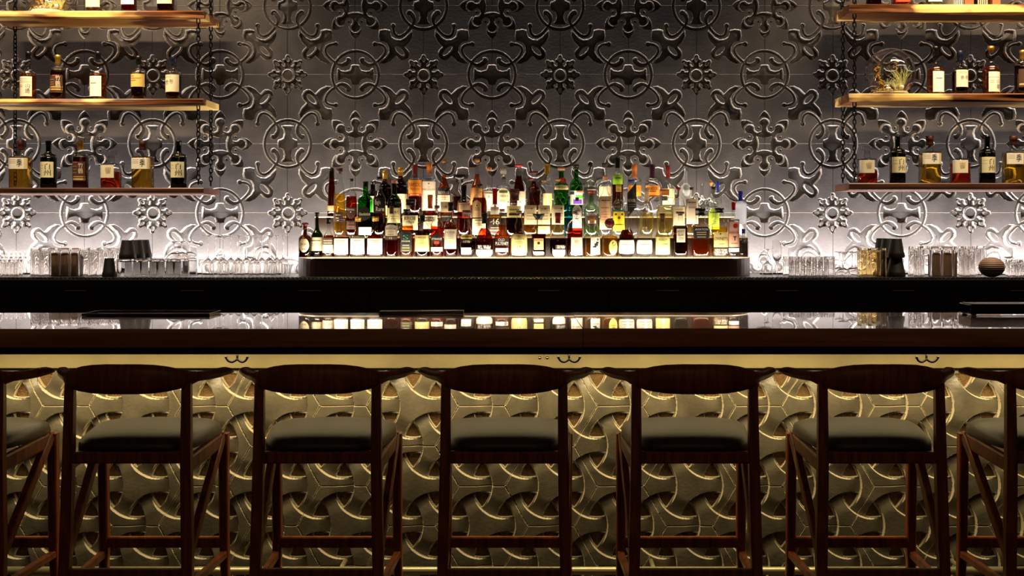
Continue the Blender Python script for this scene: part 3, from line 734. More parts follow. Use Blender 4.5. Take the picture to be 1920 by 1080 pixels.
def make_bottle(px, top, base, D, wpx, shape, glass, liq, lvl, cap, capc, caph, labels, root=None, depth=None, z0=None, name='liquor_bottle', square=2.0):
    """labels: list of (x0,x1,y0,y1,colour,[(text,y0,y1,ink,x0,x1)...], outline) in picture pixels relative to the bottle"""
    k = D / F; X0 = XX(px, D); Zb = ZZ(base, D) if z0 is None else z0
    Ht = ZZ(top, D) - Zb; R = wpx * k / 2; ch = caph * k
    t = empty(name, (X0, D, Zb)); dy = .86 if square > 2 else 1.0
    neck_in = {'cyl': .35, 'foil': .95, 'wax': .8}.get(cap, .3) * ch
    Hg = Ht - ch + neck_in
    prof = [(r * R, z * Hg) for r, z in SHAPES[shape]]
    P = [tuple(q) for q in smooth_pts(prof[2:-2], 3)]; P = prof[:2] + P + prof[-2:]
    P = [(max(r, 0), z) for r, z in P]
    m = MB(); m.lathe([(.001, .0015)] + [(r, z) for r, z in P[1:]], n=24, e=square, dy=dy); m.build('glass', GL[glass], t)
    def RR(z):
        for (r0, z0_), (r1, z1_) in zip(P, P[1:]):
            if z0_ <= z <= z1_ and z1_ > z0_: return r0 + (r1 - r0) * (z - z0_) / (z1_ - z0_)
        return P[-1][0]
    rn = P[-1][0]
    if liq:
        zl = lvl * Hg; wall = min(.0022, R * .07); zs = [.005] + [.005 + (zl - .005) * i / 14 for i in range(15)]
        pr = [(.0005, .005)] + [(max(RR(z) - wall, .0006), z) for z in zs[1:]] + [(.0005, zl)]
        m = MB(); m.lathe(pr, n=20, e=square, dy=dy); m.build('liquid', LQ[liq], t)
    # stopper
    m = MB(); zc = Hg - neck_in; cr = rn * 1.12
    if cap in ('cyl', 'wax'):
        m.lathe([(.0005, zc), (cr, zc), (cr * 1.03, zc + ch * .1), (cr * 1.0, zc + ch * .5), (cr * 1.05, zc + ch * .52), (cr * 1.05, zc + ch * .95), (cr * .9, zc + ch), (.0005, zc + ch)], n=16)
    elif cap == 'foil':
        m.lathe([(rn * 1.10, zc), (rn * 1.10, zc + ch * .55), (rn * 1.22, zc + ch * .6), (rn * 1.22, zc + ch * .96), (rn, zc + ch), (.0005, zc + ch)], n=16)
    elif cap == 'ball':
        r_ = min(ch * .5, rn * 2.0); m.lathe([(.0005, zc), (rn * .9, zc), (rn * .9, zc + ch - 1.9 * r_ if ch > 1.9 * r_ else zc + .001)], n=14); m.sphere((0, 0, zc + ch - r_), r_, 14, 10)
    elif cap == 'wide':
        m.lathe([(.0005, zc), (rn * .95, zc), (rn * .95, zc + ch * .4), (rn * 1.75, zc + ch * .45), (rn * 1.8, zc + ch * .9), (rn * 1.65, zc + ch), (.0005, zc + ch)], n=16)
    elif cap == 'tcork':
        m.lathe([(.0005, zc), (rn * .85, zc), (rn * .85, zc + ch * .3), (rn * 1.3, zc + ch * .34), (rn * 1.3, zc + ch * .97), (.0005, zc + ch)], n=16)
    elif cap == 'flare':
        m.lathe([(.0005, zc), (rn * .9, zc), (rn * .95, zc + ch * .2), (rn * 1.6, zc + ch * .75), (rn * 1.65, zc + ch), (.0005, zc + ch)], n=16)
    elif cap == 'mush':
        m.lathe([(.0005, zc), (rn * 1.0, zc), (rn * 1.0, zc + ch * .35), (rn * 1.7, zc + ch * .5), (rn * 1.95, zc + ch * .72), (rn * 1.5, zc + ch * .94), (.0005, zc + ch)], n=16)
    elif cap == 'pine':
        m.lathe([(rn * 1.25, zc), (rn * 1.25, zc + ch * .32), (.0005, zc + ch * .34)], n=16)
        for a_ in range(6):
            zz = zc + ch * (.42 + .095 * a_); r_ = rn * [1.25, 1.5, 1.5, 1.35, 1.05, .6][a_]
            for b_ in range(9):
                th = 2 * PI * (b_ + .5 * (a_ % 2)) / 9; m.sphere((r_ * .8 * math.cos(th), r_ * .8 * math.sin(th), zz), r_ * .34, 6, 4)
        m.sphere((0, 0, zc + ch * .62), rn * 1.05, 10, 8, sz=1.6)
    if cap: m.build('stopper', capmat(capc), t)
    # paper labels wrapped on the front
    for lb in labels:
        x0, x1, y0, y1, colr, txts = lb[:6]; opt = lb[6] if len(lb) > 6 else ''
        za, zb = (base - y1) * k, (base - y0) * k
        if z0 is not None: za, zb = (base - y1) * k, (base - y0) * k
        def yy(x, z, off):
            r = max(RR(min(max(z, .003), Hg)), 1e-4); c = min(abs(x) / r, .985)
            return -dy * r * (1 - c ** square) ** (1 / square) - off
        m = MB(); nx, nz = 14, 8; vs = []; fs = []
        xa, xb_ = x0 * k, x1 * k; xm, hw = (xa + xb_) / 2, (xb_ - xa) / 2; zm, hz = (za + zb) / 2, (zb - za) / 2
        def pt(s_, v, off):
            if opt == 'round':
                s2 = s_ * math.sqrt(max(0, 1 - v * v / 2)); v2 = v * math.sqrt(max(0, 1 - s_ * s_ / 2)); s_, v = s2, v2
            elif opt == 'arch' and v > 0: v = v * (1 - .38 * abs(s_) ** 2.2)
            elif opt == 'diamond':
                s2 = s_ * (1 - abs(v) / 2) if True else s_; s_, v = (s_ - v) / 2 * 1.0, (s_ + v) / 2
            elif opt == 'bowl' and v < 0: s_ = s_ * (1 - .30 * v * v)
            elif opt == 'shield' and v < 0: s_ = s_ * (1 - .75 * v * v)
            elif opt == 'slant': v = v + .45 * s_
            elif opt == 'cut': s_ = s_ * (1 - .12 * max(0, abs(v) - .7) / .3)
            x = xm + hw * s_; z = zm + hz * v
            return (x, yy(x, z, off), z)
        for i in range(nz + 1):
            for j in range(nx + 1): vs.append(pt(-1 + 2 * j / nx, -1 + 2 * i / nz, .0007))
        for i in range(nz):
            for j in range(nx):
                a_ = i * (nx + 1) + j; fs.append((a_, a_ + 1, a_ + nx + 2, a_ + nx + 1))
        m.add(vs, fs, True); mats = [paper(colr)]
        for tx in txts:
            s_, ty0, ty1, ic = tx[:4]; tx0 = tx[4] if len(tx) > 4 else x0 * .8 + x1 * .2 - .0; tx1 = tx[5] if len(tx) > 5 else x1 * .8 + x0 * .2
            im = ink(ic)
            if im not in mats: mats.append(im)
            m.cur = mats.index(im)
            if s_.startswith('#'):        # plain coloured patch or rule
                n_ = 8; vs = []; fs = []
                for j in range(n_ + 1):
                    for zz in (ty1, ty0):
                        x = (tx0 + (tx1 - tx0) * j / n_) * k; z = (base - zz) * k; vs.append((x, yy(x, z, .0011), z))
                for j in range(n_): fs.append((2 * j, 2 * j + 2, 2 * j + 3, 2 * j + 1))
                m.add(vs, fs)
            elif s_ == '~':               # print too small to read: a broken line of strokes
                rg = random.Random(int(ty0 * 13 + tx0 * 7)); x_ = tx0; zc_ = (ty0 + ty1) / 2; hh_ = min((ty1 - ty0) * .28, 1.0)
                while x_ < tx1:
                    x2 = min(x_ + rg.uniform(.8, 2.4), tx1); vs = []
                    for xx_ in (x_, x2):
                        for zz in (zc_ + hh_, zc_ - hh_):
                            x = xx_ * k; z = (base - zz) * k; vs.append((x, yy(x, z, .0012), z))
                    m.add(vs, [(0, 2, 3, 1)]); x_ = x2 + rg.uniform(.3, .8)
            elif s_ == '*':               # round seal
                cx, cz, rr = (tx0 + tx1) / 2, (ty0 + ty1) / 2, (ty1 - ty0) / 2; vs = []
                for j in range(16):
                    x = (cx + rr * math.cos(j * PI / 8)) * k; z = (base - cz - rr * math.sin(j * PI / 8)) * k; vs.append((x, yy(x, z, .0013), z))
                m.add(vs, [tuple(range(16))])
            else:
                tv, tf = text_mesh(s_); vs = []
                for a_, b_ in tv:
                    x = (tx0 + (tx1 - tx0) * a_) * k; z = (base - (ty1 + (ty0 - ty1) * b_)) * k; vs.append((x, yy(x, z, .0015), z))
                m.add(vs, tf)
            m.cur = 0
        m.build('paper_label', mats, t)
    return t

CR, WH, YE, OR_, KK, DG, TN = 'e9dcb4', 'f4efe4', 'dcd08a', 'dd8a1c', '141010', '1a241a', 'd8b98a'
def rules(ys, x0=-8, x1=8, c='8a7a66'): return [('#', y, y + .7, c, x0, x1) for y in ys]
B1, B2, B3 = 481.0, ZZ, ZZ
DR = {1: 7.285, 1.5: 7.318, 2: 7.415, 2.5: 7.435, 3: 7.535, 3.5: 7.625}
ZR = {1: rz + .0005, 1.5: rz + .0005, 2: T2 + .0005, 2.5: T2 + .0005, 3: T3 + .0005, 3.5: T3 + .0005}
def pybase(row): return VY + (CZ - ZR[row]) * F / DR[row]
# px, top, row, width, shape, glass, liquid, level, cap kind, cap colour, cap height, labels, label text, square
T = [
# --- front row, left to right
(572, 417, 1, 24, 'deco', 'b', 'dark', .55, 'mush', 'maroon', 9, [(-9, 9, 446, 473, CR, [('Don Julio', 455, 461, '7a6a50', -7, 7), ('~', 465, 469, '7a6a50', -3, 4)], 'round')], 'squat brown bottle with round red stopper, leftmost in the front row', 2),
(594.5, 398, 1.5, 22, 'long', 'dg', 'dark', .5, 'cyl', 'k', 8, [(-11, 11, 445, 470, CR, [('~', 449, 453, '3a3a30', -9, 8)] + rules([457, 460, 468], -9, 9))], 'dark green bottle with tall neck and cream label, second in front row', 2),
(616, 408, 1, 22, 'squat', 'c', 'red', .62, 'cyl', 'k', 12, [(-11, 11, 445, 459, '6b5c48', [('~', 449, 453, 'e8dcc0', -8, 8), ('~', 454, 457, 'e8dcc0', -8, 8)]), (-11, 11, 459, 474, 'b8ac94', [('#', 459, 465, WH, -11, 11)] + rules([468, 471]))], 'red-brown bottle with black cap and grey and cream banded label', 2),
(641, 408, 1, 29, 'squat', 'c', 'red', .55, 'cyl', 'purple', 7, [(-13, 13, 447, 476, WH, rules([451, 454, 458], -9, 7, 'b7a88a'))], 'sloping-shouldered bottle with purple cap and blank white square label', 4),
(671.5, 407, 1, 28.5, 'squat', 'c', 'dark', .50, 'cyl', 'gold', 8, [(-13, 13, 447, 476, WH, [('~', 450, 452.5, 'b7a88a', -6, 6), ('~', 459, 462, 'a79a80', -4, 4)])], 'sloping-shouldered bottle with gold cap and white label, beside purple-capped one', 4),
(704, 406.5, 1, 30, 'squat', 'c', 'red', .60, 'cyl', 'gold', 8, [(-14, 14, 447, 476, WH, [('2004', 459, 463, '9a8d74', -7, 7)] + rules([451, 454], -9, 9, 'b7a88a'))], 'sloping-shouldered bottle with gold cap and white label reading 2004', 4),
(734, 386, 1, 24, 'stone', 'c', 'red', .36, 'cyl', 'brown', 15, [(-11.5, 11.5, 421, 442, 'd9c9b0', [('BOWMORE', 427, 431, '3a2a20', -9, 9), ('~', 438, 441, '3a2a20', -6, 6)] + rules([433, 435], -6, 6), 'arch'), (-11.5, 11.5, 443, 449, '4a3a2c', [('12', 444.5, 448, 'e8dcc0', -2.5, 2.5)])], 'clear bottle with arched cream label and dark band reading 12', 2),
(762, 392, 1, 26, 'std', 'c', 'amber', .66, 'foil', 'k', 11, [(-10.5, 10.5, 434, 472, '1d211c', [('S', 440, 449, '4fae96', -5, 5), ('SPRINGBANK', 450.5, 453.5, WH, -8, 8), ('~', 458.5, 460.5, WH, -6, 6)] + rules([463, 465, 469], -7, 7, 'b09a50'))], 'amber bottle with black label bearing a green letter S', 2),
(792, 403, 1, 27.5, 'stone', 'c', 'dark', .64, 'foil', 'k', 13, [(-14, 13.5, 441, 471.5, YE, [('EDRADOUR', 443.5, 447, '55491e', -11, 8)] + rules([455, 457, 463], -9, 9, 'b5a55e'))], 'dark bottle with plain square yellow label beside the one with green letter S', 2),
(819.5, 385, 1, 24, 'std', 'c', 'orange', .62, 'cyl', 'k', 6, [(-11.5, 11.5, 436, 462, '14100e', [('#', 441, 449, '14100e', -9, 9), ('RITTENHOUSE', 446, 450, WH, -9.5, 9.5), ('#', 452, 457, 'c23a18', -4.5, 4.5)], 'diamond'), (-11, 11, 463.5, 471.5, WH, [('~', 466, 468.5, '8a7a66', -7, 7)])], 'amber rye bottle with black diamond-shaped label edged in red', 2),
(845.5, 379, 1, 25, 'std', 'c', 'red', .66, 'cyl', 'k', 17, [(-12.5, 10.5, 430, 466.5, 'e6dcc0', [('TALISKER', 433.5, 438, '4c4636', -10.5, 8), ('10', 455.5, 458.5, '4c4636', -3, 1)] + rules([440, 442.5, 446], -10, 6))], 'bottle with long black cap and tall cream label, right of the diamond-labelled bottle', 2),
(875.5, 394, 1, 32, 'orb', 'c', 'dark', .38, 'wide', 'brown', 12, [(-10, 10, 440, 448, 'd8c060', [('~', 441, 446, '201408', -9, 9)]), (-9, 9, 451, 454.5, '2a1810', [('1775', 451, 455, WH, -5, 6)]), (-10, 8.5, 464, 476.5, WH, [('~', 466, 468.5, '6a5a4a', -7, 3)])], 'clear round decanter with brown top, half full, lettered front above white patch', 2),
(908.5, 399, 1, 31, 'orb', 'c', 'red', .66, 'foil', 'k', 20, [(-13, 12.5, 459, 468, '24120a', [('W.L. Weller', 459.5, 466.5, WH, -12, 12)]), (-15.5, 15, 468, 481, WH, [], 'bowl')], 'round flask with white script name above a white bowl-shaped label', 2),
(941.5, 391.5, 1, 29, 'bulb', 'c', 'amber', .70, 'cyl', 'brown', 6, [(-13, 13, 446, 461, '1c1008', [('OLD', 447, 452, WH, -7, 5), ('PULTENEY', 453.5, 459, WH, -12, 12)]), (-12, 11.5, 465, 472, WH, [('*', 466, 471, '2a1a10', 5, 10)])], 'bulb-necked amber bottle with bold white lettering over a white strip', 2),
(973.5, 395, 1, 29, 'bulb', 'c', 'dark', .60, 'cyl', 'brown', 6, [(-15, 15, 439, 478.5, 'e2d28c', [('THE BALVENIE', 446, 449.5, '5a4a24', -10, 10), ('14', 460, 463.5, '5a4a24', -3, 3)] + rules([453, 456, 467, 472], -9, 9, 'a08c50'), 'cut')], 'bulb-necked bottle with large straw-yellow label reading 14', 2),
(1010, 401, 1, 26.5, 'jar', 'c', 'wine', .60, 'flare', 'k', 11, [(-9, 9, 447, 468, 'd9b87a', [('Four Roses', 448.5, 451.5, '5a3a20', -8, 8), ('*', 453, 458.5, '2a1408', -3, 3)] + rules([462, 465], -7, 7, '8a6a3a')), (-9, 9, 471.5, 476.5, 'e8dcb8', [('~', 473, 475.2, '6a4a2a', -7, 7)])], 'tapered dark red bottle with flared black stopper and small tan label', 4),
(1046, 398.5, 1, 30, 'orb', 'c', 'dark', .40, 'foil', 'maroon', 20, [(-5, 14, 459, 467, '24120a', [('Old Weller', 459.5, 465.5, WH, -2, 14)]), (-10, 14, 468, 481, WH, rules([470.5, 472.5], -4, 10), 'bowl')], 'round flask with dark red cap and white lower label', 2),
(1078, 396, 1, 29.5, 'stone', 'c', 'red', .66, 'cyl', 'brown', 5, [(-7.5, 14, 445, 478, 'f0e8d0', [('REX', 451, 456, 'a09060', 0, 9), ('McCOY', 457, 461, 'a09060', -4, 11), ('WHISKEY', 462, 464.5, '2a2018', -5, 11)])], 'red-brown bottle with ochre neck band and cream label at its right side', 2),
(1110, 404.5, 1, 31, 'deco', 'c', 'gold', .36, 'tcork', 'cork', 14, [(-3, 15, 445, 477, WH, [('*', 447, 451, '16120e', 9, 12), ('#', 453, 456, '16120e', 7, 12), ('#', 456, 461, '16120e', 4, 11), ('#', 461, 464, '16120e', 1, 8), ('~', 466, 468.5, '16120e', 0, 12)])], 'pale amber bottle with white label showing a black bird', 2),
(1143, 409, 1, 32, 'deco', 'c', 'gold', .66, 'ball', 'maroon', 19, [(-2, 14, 450, 477, 'e3cf6c', [('*', 453, 460, '1c140a', 4, 11), ('~', 460, 462, '1c140a', 5, 9), ('~', 463, 466, '7a641e', 1, 12)], 'round')], 'golden round-shouldered bottle with glossy red ball stopper', 2),
(1175, 396, 1, 30, 'orb', 'c', 'dark', .62, 'cyl', 'brown', 4, [(-15, 14, 450, 475.5, WH, [('~', 457, 459.5, '9a8a70', -10, 10), ('~', 465, 467.5, '6a5a4a', -8, 8), ('#', 470.5, 472, '4a3a2a', -12, 12)], 'cut')], 'brown rum bottle with scalloped white label, left of its clear twin', 2),
(1208.5, 394.5, 1, 30, 'orb', 'c', None, 0, 'cyl', 'brown', 4, [(-15, 14, 450, 475.5, WH, [('~', 457, 459.5, '9a8a70', -10, 10), ('~', 465, 467.5, '9a8a70', -7, 7), ('#', 470.5, 472, '4a3a2a', -12, 12)], 'cut')], 'clear rum bottle with scalloped white label, right of its brown twin', 2),
(1242, 400, 1, 28, 'orb', 'c', 'pale', .55, 'foil', 'brown', 15, [(-13, 14, 444, 477, 'e6dc8e', [('Rhum J.M', 447.5, 452, '6a5a1e', -8, 8), ('~', 456, 459, '2a2a1a', 0, 8)] + rules([465], -12, 12, '9ab08a'))], 'pale bottle with dark neck foil and yellow label, right of the clear rum bottle', 2),
(1275.5, 397, 1, 27, 'high', 'c', 'dark', .74, 'wide', 'brown', 7, [(-8, 8, 429, 454, 'e9e0c4', [('ROOT', 432, 436.5, '1c140c', -6, 6), ('ELIX', 438, 442.5, '1c140c', -5, 5)] + rules([446, 449], -5, 5))], 'square dark bottle with narrow cream label and wide brown stopper', 4),
(1313.5, 390, 1, 33, 'jar', 'c', 'amber', .42, 'cyl', 'k', 14, [(-15, 14.5, 425, 447.5, '1c1a1c', [('AVIATION', 428, 432, WH, -12, 12), ('~', 434, 437, 'cfc8b8', -9, 9), ('#', 438.5, 440.5, 'b89a5a', -9, 9), ('~', 443, 445.5, 'cfc8b8', -8, 8)], 'cut')], 'wide clear bottle with black octagonal label in the front row', 4),
(1349, 390, 1, 29, 'jar', 'c', 'gold', .66, 'cyl', 'k', 9, [(-12, 15, 435.5, 463.5, 'ddc98a', [('*', 437, 440, '6a4a1a', -2, 2), ("OWNEY'S", 444.5, 450.5, '1c140c', -11, 14), ('~', 456, 459, '9a7a3a', -3, 8)]), (-12, 15, 465, 476, '2c2018', [('NEW YORK', 466.5, 470, 'd8ccb0', -10, 13), ('CITY RUM', 471, 475, 'd8ccb0', -10, 13)])], 'wide clear bottle with tan label above a dark lettered band', 4),
(1375.5, 379, 1, 21, 'box', 'c', None, 0, 'cyl', 'red', 15, [(-10.5, 9.5, 416, 431, 'dcb0a0', [('*', 419, 428, 'b02018', -2, 6)]), (-10.5, 9.5, 431, 463, 'd9a690', [('BEEFEATER', 434, 438, 'b02018', -9, 8.5), ('#', 443, 445, '2a2420', -2, 4), ('#', 445, 451, '2a2420', 0, 2), ('~', 455, 457.5, '8a5a4a', -6, 6)]), (-10, 9, 465, 472, WH, [])], 'square clear gin bottle with red screw cap and pinkish label', 4),
(1394, 429, 1.5, 20, 'deco', 'c', None, 0, 'cyl', 'blue', 9, [], 'small clear bottle with blue cap, rightmost in the front row', 2),
# --- second step
(636.5, 315, 2, 22, 'pear', 'c', 'gold', .66, 'tcork', 'brown', 11, [(-11, 8, 398, 416, '3c2a18', [('~', 402, 404.5, 'd8ccb0', -6, 4), ('~', 407, 411, 'd8ccb0', -5, 3), ('~', 412, 415, 'd8ccb0', -3, 3)])], 'tall pear-shaped bottle of golden spirit with brown neck, left end', 2),
(659, 335, 2, 21, 'stone', 'c', 'red', .72, 'cyl', 'k', 5, [(-8.5, 9, 389, 410, '4a3020', [('POWERS', 391.5, 395, WH, -7, 7), ('*', 396.5, 399, WH, -1.3, 1.3)], 'shield'), (-9, 9, 414, 430, '241a14', rules([418, 424], -6, 6, 'b03020'))], 'red-brown whiskey bottle with dark shield label, left part of display', 2),
(685.5, 340, 2, 27, 'high', 'g', None, .7, 'cyl', 'k', 10, [(-12, 11, 388, 413, '16180f', [('Glenfiddich', 399, 404, 'e8dcb0', -10.5, 10)], 'round'), (-11, 12, 426, 440, 'e6e0c0', [])], 'bright green glass bottle with round black label', 5),
(711.5, 331, 2, 24, 'std', 'c', 'dark', .74, 'cyl', 'k', 5, [(-10, 11, 371, 400, '120e0e', [('Eagle', 375, 386, 'd8d0c4', -7, 4), ('Rare', 388, 396, 'd8d0c4', -5, 10)])], 'brown bottle with black label and sweeping white script', 2),
(739.5, 338, 2, 27, 'std', 'dg', 'gold', .7, 'cyl', 'pink', 6, [(-13, 12, 390, 418, 'ddd29a', [('PORT', 396, 401, '3a341c', -3, 9)] + rules([406, 410], -6, 9))], 'dark green bottle with pink-brown cap and pale label', 2),
(770.5, 373, 2, 31, 'jar', 'c', 'dark', .72, 'cyl', 'k', 12, [(-15, 14, 404, 431, 'ded4a4', [('KNOB', 406, 413, '1c160c', -11, 10), ('CREEK', 415, 419, '1c160c', -7, 8)] + rules([424, 427], -8, 8))], 'squarish bottle with black cap and big black letters on cream label', 4),
(806.5, 365, 2, 27, 'deco', 'c', 'red', .62, 'foil', 'orange', 26, [(-12, 14, 404, 429, 'e4dab4', [('#', 407, 415, '1c160c', -12, 13), ('PIKESVILLE', 408.5, 413.5, 'e4dab4', -11, 12), ('J', 420, 426, '1c160c', 1, 4)])], 'bottle with orange-brown neck strip and black-banded cream label', 2),
(837, 352, 2.5, 22, 'std', 'c', 'amber', .6, 'ball', 'k', 10, [(-11, 10, 378, 398, 'e0cfa8', [('*', 386, 389, '8a7a5a', -2, 1)] ), (-11, 11, 401, 415, '1a1310', [('~', 404, 408, 'b8a88a', -9, 9)])], 'bottle with black ball stopper above cream label and black band', 2),
(869.5, 346.5, 2, 25, 'std', 'c', 'red', .62, 'foil', 'k', 30, [(-9, 12, 380, 397, 'dfc09a', rules([384, 387, 390], -6, 8, 'c0805a')), (-2, 11, 398, 409, 'c2441c', [('#', 401, 406, '8a1c10', 2, 8)])], 'bottle with long black neck foil and label in cream and red', 2),
(899, 345, 2, 29, 'stone', 'c', 'dark', .78, 'tcork', 'k', 7, [(-13, 4, 376, 408, 'd3b284', [('*', 384, 387, '4a3418', -6, -2), ('~', 389, 391.5, '4a3418', -8, 1), ('~', 392.5, 395, '4a3418', -9, 2)], 'arch'), (-13, 12, 410, 440, 'e2d6a8', [('~', 411, 415, '4a3a1c', -8, 8)] + rules([419, 422], -9, 9))], 'brown bottle with tombstone-shaped tan label turned to the left', 2),
(928, 353, 2, 25, 'deco', 'c', 'gold', .5, 'wax', 'red', 30, [(-8, 8, 388, 402, WH, [('*', 387, 392.5, 'c01818', -4, 2)]), (-12, 11.5, 408, 436, '2a1210', [('46', 410, 421, 'f0e4c4', -8, 9), ('~', 426, 428, 'c8b080', -7, 7), ('#', 431, 432, 'c8b080', -9, 9)])], 'bottle sealed in dripping red wax, label reading 46', 2),
(964.5, 354, 2, 30, 'jar', 'c', 'dark', .45, 'foil', 'brown', 22, [(-6, 6, 366, 376, 'b02a20', [('ALTO', 368, 374, WH, -5, 5)]), (-14, 13, 386, 408, 'ded08a', [('~', 390, 397, '1c140a', -9, 9), ('#', 400, 404, '1c140a', -10, 10)])], 'stout bottle with brown cap and red neck tag', 4),
(994.5, 333, 2, 25, 'long', 'c', 'gold', .50, 'tcork', 'maroon', 6, [(-11.5, 12, 385, 421, 'e4d2a8', [('*', 390, 393, 'a03020', 1, 4), ('~', 399, 401.5, 'a08a5a', -6, 8)] + rules([396, 405, 411], -7, 9, 'b8a070'))], 'tall-necked bottle with cream label, leftmost of three alike', 5),
(1020, 337, 2, 24, 'long', 'c', 'gold', .50, 'tcork', 'cork', 5, [(-11.5, 11.5, 385, 421, 'e4d2a8', [('*', 390, 393, 'a03020', 1, 4), ('~', 399, 401.5, 'a08a5a', -6, 8)] + rules([396, 405, 411], -7, 9, 'b8a070')), (-11, 11, 424, 438, 'd0a060', [])], 'tall-necked bottle with cream label, middle of three alike', 5),
(1046, 335, 2, 25, 'long', 'c', 'pale', .50, 'tcork', 'cork', 5, [(-11.5, 11.5, 385, 421, 'e4d6b4', [('*', 390, 393, '3a3020', 5, 8), ('~', 399, 401.5, 'a08a5a', -2, 9)] + rules([396, 405, 411], -2, 9, 'b8a070'))], 'tall-necked bottle with cream label, rightmost of three alike', 5),
(1066.5, 368, 2.5, 15, 'high', 'bl', None, 0, 'cyl', 'k', 6, [], 'narrow light blue glass bottle wedged between others', 5),
(1082, 370, 2, 18, 'high', 'c', None, 0, 'cyl', 'purple', 7, [(-8.5, 8.5, 384, 432, 'ece6e0', [('BOMBAY', 388, 393, '20183a', -6, 6), ('~', 400, 404, '20183a', -3, 3), ('~', 408, 412, '20183a', -3, 3)], 'arch')], 'narrow clear gin bottle with tall white arched label', 5),
(1109, 358, 2, 28, 'std', 'pg', None, 0, 'cyl', 'red', 5, [(-12.5, 13.5, 396, 426, '241c20', [('PLYMOUTH', 399, 404, WH, -9, 9), ('GIN', 406, 411, WH, -4, 6), ('#', 413, 419, 'd8ccb0', -7, 8)], 'round')], 'pale green gin bottle with red cap and round black label', 2),
(1135, 330, 2, 23, 'std', 'c', None, 0, 'cyl', 'pink', 8, [(-11, 11, 368, 430, 'dcb894', [('~', 373, 379, '3a2a1c', -8, 8), ('~', 388, 391.5, 'a05a2a', -8, 7)] + rules([397, 402, 407, 412, 417], -8, 6, 'a8805a'))], 'tall clear bottle with pink cap and long peach label', 2),
(1160, 345, 2, 24, 'std', 'c', None, 0, 'cyl', 'yellow', 14, [(-11, 11, 393, 397, '1c5a4a', []), (-11, 11, 397, 433, 'd8c222', [('*', 400, 404, '2a1a10', -8, -4), ('*', 400, 404, '2a1a10', 4, 8), ('*', 406, 411, '2a1a10', -2.5, 2.5), ('~', 418, 424, '1c3a1c', -9, 9)])], 'clear bottle with yellow cap and bright yellow spotted label', 2),
(1184, 336.5, 2, 25, 'cone', 'c', None, 0, 'tcork', 'blue', 7, [(-8, 9, 352, 398, '2a282a', [('NOVUKU', 373, 379, WH, -7, 8)] + rules([383, 387], -5, 7, 'b0a090'), 'slant')], 'tapering bottle draped in a slanted charcoal label', 2),
(1212.5, 352, 2, 27, 'orb', 'c', 'pale', .5, 'foil', 'cream', 26, [], 'round clear decanter with cream neck and pale spirit', 2),
(1246, 355, 2, 30, 'jar', 'c', 'pale', .7, 'cyl', 'orange', 11, [(-6, 5, 368, 376, '3a6a9a', [('ALTO', 369.5, 374.5, WH, -5, 4)])], 'wide glowing bottle with orange cap and blue neck tag', 4),
(1272, 351, 2, 24, 'stone', 'c', 'pale', .62, 'tcork', 'red', 6, [(-11, 11, 388, 424, 'ebe2bc', [('#', 386, 387, '3a3a30', -4, 10)] + rules([393, 397], -7, 7))], 'clear bottle with small red cap and tall blank cream label', 5),
(1297, 351, 2, 24, 'stone', 'c', 'pale', .62, 'cyl', 'brown', 5, [(-11, 11, 373, 420, 'eee8d4', [('~', 378, 381, '4a4436', -8, 8)] + rules([388, 390], -7, 8))], 'clear bottle with brown cap and tall white label, beside red-capped one', 5),
(1338, 350, 2, 22, 'std', 'c', 'pale', .5, 'cyl', 'k', 6, [(-10, 10, 390, 430, 'a8c840', [('~', 396, 401, '2a4a14', -8, 8), ('*', 408, 416, 'dfe890', -4, 4)], 'arch')], 'clear bottle with lime-green label, right part of display', 2),
(1388.5, 358, 2, 23, 'box', 'fr', None, 0, 'foil', 'blue', 22, [(-10, 10, 420, 436, 'cfc6d8', [])], 'tall frosted white bottle with blue neck, at the right end', 2),
# --- top step
(622, 314, 3, 17, 'taper', 'b', 'amber', .8, 'ball', 'k', 9, [(-8, 8, 386, 396, '6a3a14', [])], 'slender tall brown bottle with black ball stopper, far left', 2),
(699, 340, 3, 26, 'high', 'k', None, 0, 'cyl', 'k', 6, [(-3, 12, 368, 398, 'e0d8b8', [])], 'black glass bottle standing behind the bright green one', 2),
(722, 320, 3.5, 24, 'std', 'b', 'dark', .7, 'foil', 'gold', 16, [(-8, 8, 386, 404, 'd8c060', [])], 'brown bottle with gold foil top behind the white-script bottle', 2),
(751, 314, 3.5, 26, 'std', 'b', 'dark', .75, 'foil', 'gold', 16, [(-9, 13, 364, 400, 'e0d2a4', [('~', 367, 371, '3a3020', -7, 3), ('~', 373, 376, '3a3020', -7, 6)])], 'tall brown bottle with gold top and cream label, upper left', 2),
(778.5, 308, 3, 26, 'high', 'c', 'wine', .4, 'foil', 'maroon', 26, [(-12.5, 12.5, 338, 363, OR_, [('BARSOL', 343, 350, '7a1c10', -10.5, 10.5), ('Perfecto', 352, 357, '7a1c10', -8, 9)]), (-12.5, 12.5, 363, 368, 'a01c14', [('~', 364, 367, 'e8c080', -8, 8)])], 'brandy bottle with dark red neck and orange label, leftmost of three', 2),
(805, 306, 3.5, 27, 'high', 'c', 'dark', .5, 'foil', 'orange', 20, [(-12, 12.5, 340.5, 395, 'e8dcc4', [('*', 343, 346, '8a5a3a', -3, 3), ('THE', 350, 352, '2a2018', -2, 2), ('MACALLAN', 353.5, 357.5, '2a2018', -11, 11)] + rules([368, 372, 378], -8, 8))], 'tall square-shouldered bottle with big cream label and brown neck', 5),
(832.5, 298, 3, 25, 'orb', 'c', 'amber', .76, 'ball', 'cork', 9, [(-11.5, 11.5, 352, 366, '2e2230', [('BERRYS', 358.5, 364, 'd8ccb8', -10, 10)]), (-11.5, 11.5, 366, 396, 'ddd0a8', rules([370, 374, 380], -7, 7))], 'long-necked bottle with cork ball, amber shoulders and purple-topped label', 2),
